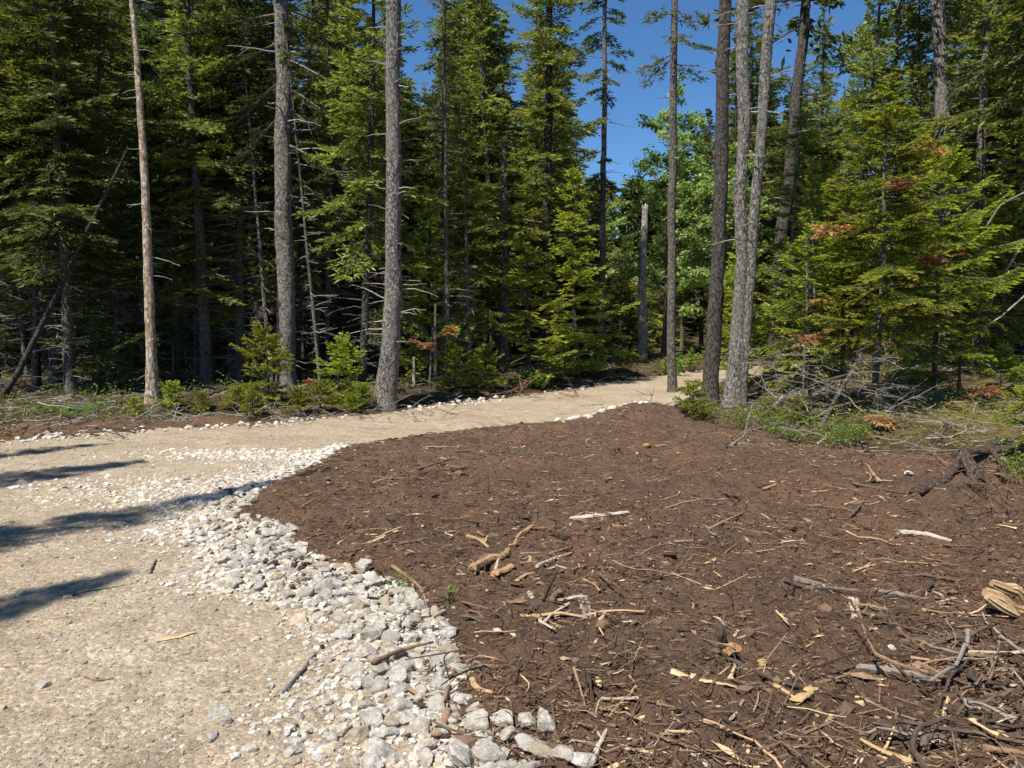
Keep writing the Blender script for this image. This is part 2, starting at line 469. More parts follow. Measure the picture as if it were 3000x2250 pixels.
M['stick_pale'] = mat_wood('pale_bare_wood', (.24, .18, .12), (.38, .31, .23), (.50, .43, .34), 70)
M['stick_grey'] = mat_wood('weathered_grey_wood', (.10, .08, .065), (.20, .168, .138), (.31, .27, .225), 60)
M['yellow'] = mat_wood('fresh_yellow_split_wood', (.30, .20, .085), (.45, .32, .155), (.57, .44, .25), 70)
M['orange'] = mat_wood('rotten_orange_wood', (.22, .125, .06), (.36, .215, .11), (.47, .32, .18), 70)
M['litter'] = mat_wood('mixed_wood_litter', (.06, .038, .026), (.17, .108, .066), (.48, .36, .22), 50, True)
M['clod'] = mat_wood('soil_clods', (.05, .033, .024), (.095, .061, .042), (.15, .096, .064), 40, True)

# ------------------------------------------------------------------ ground: forest floor, gravel road, torn soil
def build_ground():
    global GRID
    na, nr = 560, 450
    th = np.linspace(R(-58), R(58), na)
    rr = 1.3 * (75 / 1.3) ** (np.linspace(0, 1, nr))
    A, Rr = np.meshgrid(th, rr)
    ox, oy = 0.0, -0.4
    X = ox + Rr * np.sin(A); Y = oy + Rr * np.cos(A)
    Z = height(X, Y)
    s, r = masks(X, Y)
    GRID = (R(-58), R(58), na, 1.3, math.log(75 / 1.3), nr, oy, np.stack([Z, s, r], -1))
    kind = np.where(s > 0, 1, np.where(r > 0, 2, 0))
    dl = line_d(X, Y, ROADL); kind = np.where((kind == 0) & (dl < 1.25 + .8 * fbm(X * .9, Y * .9, 55)) & (X < -3.2), 1, kind)
    idx = np.arange(na * nr).reshape(nr, na)
    Q = np.stack([idx[:-1, :-1], idx[:-1, 1:], idx[1:, 1:], idx[1:, :-1]], -1).reshape(-1, 4)[:, ::-1]
    kq = kind[:-1, :-1].ravel()
    V = np.stack([X, Y, Z], -1).reshape(-1, 3)
    for k, name, m in ((0, 'ground', 'floor'), (1, 'soil_patch', 'soil'), (2, 'gravel_road', 'road')):
        q = Q[kq == k]
        u, inv = np.unique(q, return_inverse=True)
        tag(obj(name, mk_mesh(name, V[u], inv.reshape(-1, 4), True), M[m]), kind='structure')
    # the land further out and behind the viewer
    n = 160
    def sheet(name, xs, ys, m, drop, cond):
        X, Y = np.meshgrid(xs, ys)
        Z = height(X, Y, False) - drop
        ii = np.arange(X.size).reshape(X.shape)
        Q = np.stack([ii[:-1, :-1], ii[:-1, 1:], ii[1:, 1:], ii[1:, :-1]], -1).reshape(-1, 4)
        cx = X.ravel()[Q].mean(1); cy = Y.ravel()[Q].mean(1)
        Q = Q[cond(cx, cy)]
        tag(obj(name, mk_mesh(name, np.stack([X, Y, Z], -1).reshape(-1, 3), Q, True), M[m]), kind='structure')
    g = np.concatenate([-np.geomspace(300, 12, 40), np.linspace(-11.5, 11.5, 70), np.geomspace(12, 300, 40)])
    sheet('ground_beyond', g, g, 'floor', .12, lambda x, y: (np.hypot(x, y) > 70) | (np.abs(np.arctan2(x, y + .4)) > R(56)) | (np.hypot(x, y + .4) < 1.2))
build_ground()

# ------------------------------------------------------------------ stones
def ico(sub):
    import bmesh
    bm = bmesh.new(); bmesh.ops.create_icosphere(bm, subdivisions=sub, radius=1)
    bm.verts.ensure_lookup_table()
    V = np.array([v.co[:] for v in bm.verts]); F = np.array([[v.index for v in f.verts] for f in bm.faces])
    bm.free(); return V, F
ICO1 = ico(1); ICO2 = ico(2); ICO3 = ico(3)
def rock(rng, ic, planes=13, rough=.035, lump=.05):
    V, F = ic
    n = norm(rng.normal(size=(planes, 3))); d = rng.uniform(.55, .95, planes)
    dp = V @ n.T
    rad = np.min(np.where(dp > .05, d / np.maximum(dp, .05), 9), axis=1)
    rad = np.minimum(rad, 1.15)
    q0 = rng.uniform(0, 50)
    rad = rad * (1 + lump * fbm(V[:, 0] * 2.6 + q0, V[:, 1] * 2.6 + V[:, 2] * 2.1 + q0, 3, 3))
    P = V * rad[:, None] * (1 + rough * rng.normal(size=(len(V), 1)))
    P *= np.array([1, rng.uniform(.65, .95), rng.uniform(.45, .75)])
    return P / np.abs(P[:, :2]).max(), F
rg = rngf(7)
ROCKS = [mk_mesh('stone', *rock(rg, ICO3, 16, .016, .14)) for k in range(14)]
SMALLR = [rock(rg, ICO1, 9, .04) for k in range(10)]
for me in ROCKS: me.materials.append(M['stone'])

EDGE = SOIL[:12]
stone_n = 0
BIG = [  # px, py, width px, height px: the large pieces along the lower edge
    (1353, 2183, 78, 112), (1437, 2191, 80, 96), (1548, 2172, 82, 76), (1483, 2222, 62, 62), (1543, 2118, 68, 46), (1602, 2136, 80, 52), (1646, 2229, 62, 46), (1712, 2242, 84, 44),
    (1494, 2140, 62, 52), (1472, 2106, 60, 46), (1592, 2218, 64, 54), (1405, 2100, 66, 46), (1300, 2105, 60, 50), (1370, 2248, 60, 40), (1440, 2250, 70, 44), (1540, 2252, 70, 40)]
BIG_LABELS = ['tall narrow white stone at the left of the bottom stone group', 'large rounded white stone in the middle of the bottom group', 'large white stone right of the middle in the bottom group', 'white stone low between the two largest bottom stones', 'tan angular stone at the top of the bottom group',
    'yellowish stone at the upper right of the bottom group', 'small white stone standing apart right of the bottom group', 'rightmost stone at the bottom edge', 'pale stone just below the tan angular one', 'crumbly white stone at the top left of the bottom group', 'bluish white stone at the right of the bottom group',
    'crumbly pale stone left of the bottom group top', 'pale stone beside the dark bark slab', 'small stone cut by the bottom edge under the tall narrow stone', 'stone cut by the bottom edge in the middle', 'stone cut by the bottom edge right of the middle']
stone_pos = []   # x, y, size, z offset
for (px, py, wp, hp) in BIG:
    g = flat(px, py + hp * .2, .06)
    D = g[1]; stone_pos.append((g[0], g[1], .5 * max(wp, hp * .85) / FPX * math.hypot(D, 1.6) * 1.3, 2, len(stone_pos)))
placed = [a[:3] for a in stone_pos]

def stone_field():
    rg = rngf(11)
    out = []
    cand = []
    pts = np.array(EDGE)
    # band along the torn soil
    N = 110000
    xs = rg.uniform(-5.5, 1.2, N); ys = rg.uniform(2.4, 11.5, N)
    s, r = masks(xs, ys)
    d = line_d(xs, ys, EDGE)
    wband = np.interp(ys, [2.5, 3.2, 4.0, 4.8, 5.6, 6.4, 7.6, 9], [.42, .50, .55, .55, .52, .38, .26, .15])
    wn = wband * (.75 + .5 * vnoise(xs * 2.1, ys * 2.1, 77))
    dens = np.where(s < .12, np.clip(1.25 - d / wn, 0, 1), 0)
    # coarse pale gravel patches across the road
    for (px, py, rx, ry, a) in [(620, 1440, 1.4, .6, .5), (740, 1335, 1.1, .45, .45), (330, 1420, 1.1, .4, .2), (640, 1540, .6, .5, .35), (1090, 2120, .45, .5, .5), (480, 1560, .9, .4, .15)]:
        g = gflat(px, py)
        dens = np.maximum(dens, a * np.exp(-(((xs - g[0]) / rx) ** 2 + ((ys - g[1]) / ry) ** 2) * 1.3) * (s < .05))
    # gaps where soil has spilled between the stones
    for (px, py, rr) in [(900, 1900, .16), (960, 1985, .16), (880, 1630, .2), (1010, 2090, .15)]:
        g = gflat(px, py); dens *= 1 - .9 * np.exp(-((xs - g[0]) ** 2 + (ys - g[1]) ** 2) / rr ** 2)
    keep = rg.uniform(size=N) < dens
    xs, ys, d, wn = xs[keep], ys[keep], d[keep], wn[keep]
    base = np.interp(ys, [2.6, 3.4, 4.5, 6, 8, 11], [.034, .032, .029, .029, .030, .040])
    size = base * np.exp(rg.normal(0, .48, len(xs))) * np.where(d < wn * .75, 1.05, .62)
    size = np.minimum(size, .066)
    order = np.argsort(-size)
    cell = {}
    for i in order:
        x, y, q = xs[i], ys[i], size[i]
        ok = True
        for (a, b, c) in placed:
            if (a - x) ** 2 + (b - y) ** 2 < (.72 * (c + q)) ** 2: ok = False; break
        if not ok: continue
        cx, cy = int(x // .25), int(y // .25)
        for ax in (-1, 0, 1):
            for ay in (-1, 0, 1):
                for (a, b, c) in cell.get((cx + ax, cy + ay), ()):
                    if (a - x) ** 2 + (b - y) ** 2 < (.70 * (c + q)) ** 2: ok = False; break
                if not ok: break
            if not ok: break
        if not ok: continue
        cell.setdefault((cx, cy), []).append((x, y, q))
        out.append((x, y, q, 0 if d[i] < wn[i] else 3))
    # row of stones along the far edge of the road
    for k in range(650):
        f = rg.uniform(0, len(ROADL) - 1.001); i = int(f); u = f - i
        x = ROADL[i][0] * (1 - u) + ROADL[i + 1][0] * u; y = ROADL[i][1] * (1 - u) + ROADL[i + 1][1] * u
        o = abs(rg.normal(0, .35)); q = .040 * math.exp(rg.normal(0, .42))
        if x > 12 or vnoise(np.array([f * 2.3]), np.array([3.]), 8)[0] < rg.uniform(.25, .8): continue
        out.append((x + rg.normal(0, .15), y - o + .25, q, 1))
    # a few beyond the heap
    for k in range(90):
        g = gflat(1790 + rg.normal(0, 70), 1228 + rg.normal(0, 4)); out.append((g[0], g[1], .05 * math.exp(rg.normal(0, .35)), 1))
    return out
stones = stone_pos + stone_field()
stones.sort(key=lambda a: -a[2] / math.hypot(a[0], a[1]) * (3 if a[3] == 2 else 1) * (1 if abs(a[0]) < .70 * a[1] else .01))
rg = rngf(13)
sx = np.array([a[0] for a in stones]); sy = np.array([a[1] for a in stones]); sz = height(sx, sy, False)
joined = []
def stone_label(x, y, k):
    if k == 1: return 'pale stone in the row along the far edge of the gravel road'
    if y < 2.9: return 'pale granite stone packed between the large stones at the bottom edge'
    if y < 3.3: return 'pale granite stone in the rubble beside the dark bark slab'
    if y < 3.8: return 'pale granite stone in the rubble round the brown branch'
    if y < 4.6: return 'pale granite stone in the rubble below the soil corner'
    if y < 6: return 'pale granite stone in the wide middle of the rubble band'
    return 'pale granite stone in the upper rubble near the tip of the soil'
for i, (x, y, q, k, *nb) in enumerate(stones):
    ang = rg.uniform(0, 6.28); tx, ty = rg.normal(0, .22, 2)
    if i < 300:
        o = obj('stone', ROCKS[rg.integers(len(ROCKS))])
        o.location = (x, y, sz[i] + q * (.0 if k == 3 else .30 if k == 2 else .12)); o.rotation_euler = (tx, ty, ang); o.scale = (q, q, q * rg.uniform(.85, 1.15))
        if k == 2:
            o.scale = (q, q, q * .95)
        tag(o, BIG_LABELS[nb[0]], 'stone', 'large stones at the bottom edge') if nb else tag(o, stone_label(x, y, k), 'stone', 'stones: ' + stone_label(x, y, k))
    else:
        V, F = SMALLR[rg.integers(len(SMALLR))]
        m = np.array(Matrix.Rotation(ang, 3, 'Z') @ Matrix.Rotation(tx, 3, 'X'))
        joined.append(((V * q) @ m.T + np.array([x, y, sz[i] + q * (-.15 if k == 3 else .1)]), [F], rg.uniform()))
V, F, T = merge(joined)
tag(obj('rubble', mk_mesh('rubble', V, F, False, T), M['stones']), 'countless smaller pale stones of the rubble band and the far road edge', 'rubble', kind='stuff')

def pebbles():
    rg = rngf(17)
    N = 15000
    u = rg.uniform(size=N) ** 1.6
    D = 2.6 + u * 9.5; X = rg.uniform(-.72, .35, N) * D
    s, r = masks(X, D)
    keep = (s < .15) & (r > -.1)
    X, D = X[keep], D[keep]; N = len(X)
    q = .0055 * np.exp(rg.normal(0, .45, N)) * (1 + D * .09)
    Z = height(X, D)
    octa = np.array([[1, 0, 0], [0, .9, 0], [-.95, -.1, 0], [.1, -.95, 0], [.55, .5, .42], [-.5, .45, .5], [-.45, -.55, .38], [.5, -.5, .5]])
    Fo = np.array([[0, 1, 4], [1, 5, 4], [1, 2, 5], [2, 6, 5], [2, 3, 6], [3, 7, 6], [3, 0, 7], [0, 4, 7], [4, 5, 6], [4, 6, 7]])
    a = rg.uniform(0, 6.28, N); ca, sa = np.cos(a), np.sin(a)
    sh = octa[None] * (1 + rg.uniform(-.25, .25, (N, 8, 3))) * q[:, None, None]
    V = np.stack([sh[..., 0] * ca[:, None] - sh[..., 1] * sa[:, None] + X[:, None], sh[..., 0] * sa[:, None] + sh[..., 1] * ca[:, None] + D[:, None], sh[..., 2] - (q * .05 - Z)[:, None]], -1).reshape(-1, 3)
    F = (Fo[None] + (np.arange(N) * 8)[:, None, None]).reshape(-1, 3)
    # finer crushed stone filling the rubble band
    M2 = 60000; X2 = rg.uniform(-5.5, 1.2, M2); D2 = rg.uniform(2.4, 10, M2); s2, r2 = masks(X2, D2); dd = line_d(X2, D2, EDGE)
    k2 = (s2 < .10) & (rg.uniform(size=M2) < np.clip(1.15 - dd / (.75 * (.7 + .6 * vnoise(X2 * 2.1, D2 * 2.1, 77))), 0, 1)); X2, D2 = X2[k2][:9000], D2[k2][:9000]; n2 = len(X2)
    q2 = .014 * np.exp(rg.normal(0, .4, n2)); a = rg.uniform(0, 6.28, n2); ca, sa = np.cos(a), np.sin(a); Z2 = height(X2, D2)
    sh = octa[None] * (1 + rg.uniform(-.3, .3, (n2, 8, 3))) * q2[:, None, None]
    Vb = np.stack([sh[..., 0] * ca[:, None] - sh[..., 1] * sa[:, None] + X2[:, None], sh[..., 0] * sa[:, None] + sh[..., 1] * ca[:, None] + D2[:, None], sh[..., 2] + (Z2 + q2 * .05)[:, None]], -1).reshape(-1, 3)
    tag(obj('crushed_stone', mk_mesh('crushed_stone', Vb, (Fo[None] + (np.arange(n2) * 8)[:, None, None]).reshape(-1, 3), False, np.repeat(rg.uniform(.0, 1, n2), 10)), M['stones']), 'fine crushed stone filling the gaps of the rubble band', 'gravel', kind='stuff')
    tag(obj('loose_gravel', mk_mesh('loose_gravel', V, F, False, np.repeat(rg.uniform(0, 1, N), 10)), M['gravel']), 'loose fine gravel strewn over the road', 'gravel', kind='stuff')
pebbles()

# ------------------------------------------------------------------ litter on the torn soil
def scatter_twigs(rg, X, Y, Lm, Rm, sides=3, K=4, lift=.01, curve=.35, steep=.12):
    N = len(X)
    L = Lm * np.exp(rg.normal(0, .55, N)); a = rg.uniform(0, 2 * np.pi, N)
    t = np.linspace(-.5, .5, K)
    bend = rg.normal(0, curve, N)
    ang = a[:, None] + bend[:, None] * t[None] * 2
    seg = L[:, None] / (K - 1)
    px = X[:, None] + np.cumsum(np.cos(ang) * seg, 1) - L[:, None] * .5 * np.cos(a)[:, None]
    py = Y[:, None] + np.cumsum(np.sin(ang) * seg, 1) - L[:, None] * .5 * np.sin(a)[:, None]
    tilt = np.abs(rg.normal(0, steep, N))
    pz = height(X, Y)[:, None] + lift * rg.uniform(.2, 1.6, N)[:, None] + tilt[:, None] * L[:, None] * t[None] + rg.normal(0, .06, (N, K)) * L[:, None] * .3
    Rr = Rm * np.exp(rg.normal(0, .45, N))
    rad = Rr[:, None] * np.linspace(1.15, .55, K)[None]
    return tubes(np.stack([px, py, pz], -1), rad, sides, True)
def soil_points(rg, N, ymax=15.5, bias=1.0, pw=1.0):
    u = rg.uniform(size=N) ** pw
    D = 2.3 + u * (ymax - 2.3); X = rg.uniform(-.62, 1.05, N) * D
    s, r = masks(X, D)
    k = (s > .02) & (rg.uniform(size=N) < .5 + .9 * sstep(.35, .65, vnoise(X * 1.3, D * 1.3, 61)))
    return X[k], D[k]
def litter():
    rg = rngf(23)
    parts = []
    # hair-fine roots and twigs
    X, Y = soil_points(rg, 86000, 15, pw=1.1)
    V, F = scatter_twigs(rg, X, Y, .055, .0021, 3, 2, .010, .8)
    F = F[:1]
    parts.append((V, F, np.repeat(np.clip(rg.normal(.33, .16, len(X)), 0, 1), 3)))
    X, Y = soil_points(rg, 3600, 15, pw=1.1)
    V, F = scatter_twigs(rg, X, Y, .20, .0034, 3, 5, .02, .4, .18)
    F = F[:1]
    parts.append((V, F, np.repeat(np.clip(rg.normal(.36, .22, len(X)), 0, 1), 12)))
    V, F, T = merge(parts)
    tag(obj('twig_litter', mk_mesh('twig_litter', V, F, False, T), M['litter']), 'fine twigs and torn roots strewn all over the brown soil', 'twigs', kind='stuff')
    # chips: small splintered slivers
    X, Y = soil_points(rg, 24000, 15, pw=1.15)
    N = len(X)
    L = .012 * np.exp(rg.normal(0, .6, N)); Wd = L * rg.uniform(.12, .4, N); Tk = Wd * .35
    a = rg.uniform(0, 6.28, N); dz = rg.normal(0, .25, N); Z = height(X, Y) + .008
    d = np.stack([np.cos(a), np.sin(a), dz], -1); u = np.stack([-np.sin(a), np.cos(a), rg.normal(0, .4, N)], -1); n = np.array([0, 0, 1.])
    c = np.stack([X, Y, Z], -1)
    V = np.stack([c - d * L[:, None], c + u * Wd[:, None], c + d * L[:, None], c - u * Wd[:, None], c + n * Tk[:, None] * 2, c - n * Tk[:, None]], 1).reshape(-1, 3)
    Fo = np.array([[0, 3, 4], [3, 2, 4], [2, 1, 4], [1, 0, 4], [3, 0, 5], [2, 3, 5], [1, 2, 5], [0, 1, 5]])
    F = (Fo[None] + (np.arange(N) * 6)[:, None, None]).reshape(-1, 3)
    tag(obj('wood_chips', mk_mesh('wood_chips', V, F, False, np.repeat(np.clip(rg.normal(.58, .26, N), 0, 1), 8)), M['litter']), 'small splintered wood chips scattered over the brown soil', 'wood chips', kind='stuff')
    # clods
    X, Y = soil_points(rg, 9000, 14, pw=1.1)
    xe = rg.uniform(-5, 1.5, 16000); ye = rg.uniform(2.4, 9, 16000); se, re_ = masks(xe, ye)
    ke = (se > -.55) & (se < .05) & (rg.uniform(size=16000) < np.exp(se / .16) * (.15 + 1.0 * sstep(.45, .7, vnoise(xe * 2.4, ye * 2.4, 15)))); X = np.concatenate([X, xe[ke]]); Y = np.concatenate([Y, ye[ke]]); N = len(X)
    jo = []
    q = .0115 * np.exp(rg.normal(0, .45, N)) ; Z = height(X, Y)
    Vi, Fi = ico(1)
    a = rg.uniform(0, 6.28, N)
    Vv = Vi[None] * (1 + rg.normal(0, .22, (N, len(Vi), 1))) * q[:, None, None] * np.array([1.2, 1, .7]) + np.stack([X, Y, Z + q * .15 + rg.uniform(0, .035, N) * (masks(X, Y)[0] < 0)], -1)[:, None]
    F = (Fi[None] + (np.arange(N) * len(Vi))[:, None, None]).reshape(-1, 3)
    tag(obj('soil_clods', mk_mesh('soil_clods', Vv.reshape(-1, 3), F, False, np.repeat(rg.uniform(0, 1, N), len(Fi))), M['clod']), 'crumbly dark clods of the torn soil', 'soil', kind='stuff')
litter()

# ------------------------------------------------------------------ foliage machinery
def shoots_mesh(P, D, L, W, tint, planes=2, roll=1.0):
    u = norm(np.cross(D, np.array([0, 0, 1.]) + 1e-3)); v = np.cross(D, u)
    ph = ((np.arange(len(P)) * 2.399963 % 6.2832) - 3.1416)[:, None] * roll; u, v = u * np.cos(ph) + v * np.sin(ph), v * np.cos(ph) - u * np.sin(ph)
    mid = P + D * (L * .45)[:, None]; tip = P + D * L[:, None]
    vs = [P, mid + u * W[:, None], tip, mid - u * W[:, None]]
    if planes == 2: vs += [P, mid + v * (W * .8)[:, None], tip, mid - v * (W * .8)[:, None]]
    V = np.stack(vs, 1).reshape(-1, 3)
    F = np.arange(len(V)).reshape(-1, 4)
    return V, F, np.repeat(tint, planes)

def branch_tpl(rg, L, ds, sp, sl, sw, droop, flatk=.25, keep=.85, upt=.12):
    """one live branch along +x: returns shoots (P,D,L,W,T) and wood tubes"""
    K = 7
    s = np.linspace(0, 1, K)
    ax = np.stack([s * L, .06 * L * np.cumsum(rg.normal(0, .25, K)) * s, -droop * L * s ** 1.6 + upt * L * s ** 3], -1)
    def axis(t): return np.stack([np.interp(t, s, ax[:, k]) for k in range(3)], -1)
    sec = np.arange(.14 * L + rg.uniform(0, ds), L * .98, ds)
    P = []; D = []; Ls = []; T = []; wood = []
    for q in sec:
        p0 = axis(np.array(q / L))
        for side in (-1, 1):
            if rg.uniform() > keep: continue
            ln = min(.42 * (L - q) + .11, .24 + .16 * L) * rg.uniform(.55, 1.15)
            a = R(rg.uniform(38, 66)) * side
            dr = np.array([math.cos(a), math.sin(a), rg.normal(-.10 - droop * .3, flatk * .5)]); dr /= np.linalg.norm(dr)
            p1 = p0 + dr * ln + np.array([0, 0, -.10 * ln])
            wood.append((p0, p1))
            n = max(2, int(ln / sp))
            tt = (np.arange(n) + rg.uniform(.2, 1, n) * .8) / n
            for side2 in (-1, 1):
                k = rg.uniform(size=n) < .9
                b = a + np.radians(rg.uniform(25, 60, n)) * side2
                dd = np.stack([np.cos(b), np.sin(b), rg.normal(.02 - droop * .3, flatk, n)], -1)[k]
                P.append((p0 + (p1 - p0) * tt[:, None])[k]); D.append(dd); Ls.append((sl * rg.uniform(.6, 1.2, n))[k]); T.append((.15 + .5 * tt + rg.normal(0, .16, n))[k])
            P.append(p1[None] - dr * sl * .3); D.append(dr[None]); Ls.append(np.array([sl * 1.2])); T.append(np.array([.75 + rg.normal(0, .12)]))
    n = max(3, int(L * .85 / (sp * .8)))
    tt = rg.uniform(.2, 1, n)
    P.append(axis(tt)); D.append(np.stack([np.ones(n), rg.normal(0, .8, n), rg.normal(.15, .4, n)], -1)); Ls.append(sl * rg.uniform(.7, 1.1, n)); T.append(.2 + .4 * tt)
    P = np.concatenate(P); D = norm(np.concatenate(D)); Ls = np.concatenate(Ls); T = np.clip(np.concatenate(T), 0, 1)
    return P, D, Ls, T, ax, wood

class Sprays:
    """a library of live-branch templates at several lengths"""
    def __init__(self, seed, lens, ds, sp, sl, sw, droop, flatk=.25, keep=.85, upt=.12, var=3):
        rg = rngf(seed); self.sw = sw; self.lens = lens
        self.t = [[branch_tpl(rg, L, ds, sp, sl, sw, droop, flatk, keep, upt) for k in range(var)] for L in lens]
    def pick(self, rg, L):
        i = int(np.argmin([abs(math.log(L / q)) for q in self.lens]))
        return self.t[i][rg.integers(len(self.t[i]))], L / self.lens[i]

def rotm(az, pitch, roll=0):
    return np.array(Matrix.Rotation(az, 3, 'Z') @ Matrix.Rotation(-pitch, 3, 'Y') @ Matrix.Rotation(roll, 3, 'X'))

def assemble(rg, lib, specs, planes=2, wr=.012, side_wood=True, roll=1.0):
    """specs: list of (point, azimuth, pitch, length) -> crown (V,F,T), limb (V,F)"""
    Ps, Ds, Ls, Ts = [], [], [], []; axs = []; rads = []; sw = []
    for (p, az, pt, L) in specs:
        (P, D, l, T, ax, wood), k = lib.pick(rg, L)
        m = rotm(az, pt, rg.normal(0, .15))
        fl = np.array([1, rg.choice([-1, 1]), 1])
        Ps.append((P * fl * k) @ m.T + p); Ds.append((D * fl) @ m.T); Ls.append(l * (k ** .5)); Ts.append(np.clip(T + rg.normal(0, .12), 0, 1))
        axs.append((ax * fl * k) @ m.T + p); rads.append(np.linspace(1, .25, len(ax)) * wr * (L ** .8) + .002)
        if side_wood:
            for (a, b) in wood: sw.append(((a * fl * k) @ m.T + p, (b * fl * k) @ m.T + p))
    P = np.concatenate(Ps); D = norm(np.concatenate(Ds)); L = np.concatenate(Ls); T = np.concatenate(Ts)
    crown = shoots_mesh(P, D, L, lib.sw * rg.uniform(.7, 1.25, len(P)), T, planes, roll)
    V, F = tubes(np.stack(axs), np.stack(rads), 4, False)
    prt = [(V, F, None)]
    if sw:
        S = np.array(sw)
        Q = np.stack([S[:, 0], (S[:, 0] + S[:, 1]) / 2, S[:, 1]], 1)
        V2, F2 = tubes(Q, np.repeat(np.array([[.0045, .0035, .0018]]), len(Q), 0), 3, False); prt.append((V2, F2, None))
    V, F, _ = merge(prt)
    return crown, (V, F)

def dead_branches(rg, n, zr, rad_at, Lr, nsub=6, thick=.007, sides=3, droop=.25, az=None, xy=None):
    """bare broken lower branches round a trunk -> V, F"""
    Pm = []; Rm = []; Ps = []; Rs = []
    for i in range(n):
        z = rg.uniform(*zr); a = rg.uniform(0, 6.28) if az is None else az[i % len(az)] + rg.normal(0, .3)
        L = rg.uniform(*Lr) * rg.uniform(.5, 1); K = 6; s = np.linspace(0, 1, K)
        c = xy(z) if xy else np.zeros(2)
        r0 = rad_at(z) * .8
        bend = rg.normal(0, .35)
        aa = a + bend * s
        d = np.cumsum(np.stack([np.cos(aa), np.sin(aa), rg.normal(.05, .15) - droop * rg.uniform(0, 2) * s + rg.normal(0, .12, K)], -1) * (L / K), 0)
        p = np.array([c[0] + math.cos(a) * r0, c[1] + math.sin(a) * r0, z]) + np.vstack([np.zeros(3), d[:-1]])
        Pm.append(p); Rm.append(np.linspace(1, .3, K) * thick * (.6 + .6 * L))
        for j in range(rg.integers(0, nsub + 1)):
            t = rg.uniform(.25, .98); q = np.array([np.interp(t, s, p[:, k]) for k in range(3)])
            b = aa[int(t * (K - 1))] + rg.choice([-1, 1]) * rg.uniform(.4, 1.2)
            l = L * rg.uniform(.12, .45) * (1.1 - t * .6); k = np.linspace(0, 1, 4)
            b2 = b + rg.normal(0, .5) * k
            e = np.cumsum(np.stack([np.cos(b2), np.sin(b2), rg.normal(-.15, .35) - .4 * k], -1) * l / 4, 0)
            Ps.append(q + np.vstack([np.zeros(3), e[:-1]])); Rs.append(np.linspace(1, .35, 4) * thick * .42)
    prt = []
    V, F = tubes(np.array(Pm), np.array(Rm), sides, False); prt.append((V, F, None))
    if Ps:
        V, F = tubes(np.array(Ps), np.array(Rs), 3, False); prt.append((V, F, None))
    V, F, _ = merge(prt); return V, F

def trunk_mesh(name, pts, rads, S=28, K=160, rough=.04, flare=.5, seed=1, base=None, jag=0.0):
    """pts (n,3) polyline from the foot upwards, rads at those points"""
    pts = np.array(pts, float); rads = np.array(rads, float)
    d = np.concatenate([[0], np.cumsum(np.linalg.norm(np.diff(pts, axis=0), axis=1))])
    s = np.linspace(0, d[-1], K)
    P = np.stack([np.interp(s, d, pts[:, k]) for k in range(3)], -1)
    ker = np.ones(9) / 9
    for k in (0, 1):
        e = np.pad(P[:, k], 4, mode='reflect', reflect_type='odd'); P[:, k] = np.convolve(e, ker, 'valid')
    rd = np.interp(s, d, rads)
    P[:, 0] += .30 * rd.max() * fbm(s * .7, s * 0 + seed, seed) * np.minimum(1, s)
    V, F = tubes(P[None], rd[None], S, True)
    V = V.reshape(K, S, 3)
    a = np.arange(S) * 2 * np.pi / S
    A, Sg = np.meshgrid(a, s)
    n = rough * fbm(np.cos(A) * 3 + 10, Sg * 9 + np.sin(A) * 3, seed, 3) + rough * .8 * fbm(np.cos(A) * 1.2 + 5, Sg * 1.5 + np.sin(A) * 1.2, seed + 3, 2)
    fl = flare * np.exp(-Sg / .22) * (.65 + .6 * (vnoise(np.cos(A) * 2.2 + 7, np.sin(A) * 2.2 + 7, seed + 9)))
    V = P[:, None] + (V - P[:, None]) * (1 + n + fl)[..., None]
    if jag: V[-1, :, 2] += jag * rngf(seed).uniform(-1, 1, S); V[-2, :, 2] += jag * .4 * rngf(seed + 1).uniform(-1, 1, S)
    return mk_mesh(name, V.reshape(-1, 3), F, True)

# spray libraries: fine for near trees, coarser for the wood behind
LIB_SPR = Sprays(101, [.45, .8, 1.3, 1.9, 2.6], .095, .062, .13, .016, .26, .32, .78)
LIB_FIR = Sprays(102, [.25, .45, .75, 1.15, 1.6], .066, .046, .085, .014, .02, .13, .92, .10)
LIB_FAR = Sprays(103, [.4, .8, 1.3, 1.9, 2.6], .13, .072, .18, .025, .24, .34, .86)
LIB_SHD = Sprays(105, [.6, 1.2, 1.9], .34, .2, .34, .06, .2, .3, .9)
LIB_YNG = Sprays(104, [.2, .4, .7, 1.1, 1.6], .080, .052, .11, .016, .06, .22, .88, .12)

def whorls(rg, zb, zt, Lmax, step, per, pit=(-.25, .55), pw=.85, low=.75, miss=.1, trunk=None):
    sp = []; miss = miss + .06
    z = zb
    while z < zt - .12:
        t = (z - zb) / (zt - zb)
        a0 = rg.uniform(0, 6.28)
        n = per + rg.integers(-1, 2)
        for k in range(max(2, n)):
            if rg.uniform() < miss: continue
            lump = .30 + 1.35 * float(vnoise(np.array([a0 * .0 + (k * 6.283 / n + a0) % 6.283 * 1.1]), np.array([z * .55 + Lmax * 31]), 3)[()][0])
            L = lump * Lmax * (1 - t) ** pw * (low + (1 - low) * min(1, t * 5)) * rg.uniform(.6, 1.1)
            if L < .14: L = .14
            zz = z + rg.uniform(-.5, .5) * step * .8
            c = trunk(zz) if trunk else (0, 0)
            sp.append((np.array([c[0], c[1], zz]), a0 + k * 6.283 / n + rg.normal(0, .25), pit[0] + (pit[1] - pit[0]) * t + rg.normal(0, .22), L))
        z += step * rg.uniform(.75, 1.25) * (1 - .45 * t)
    return sp

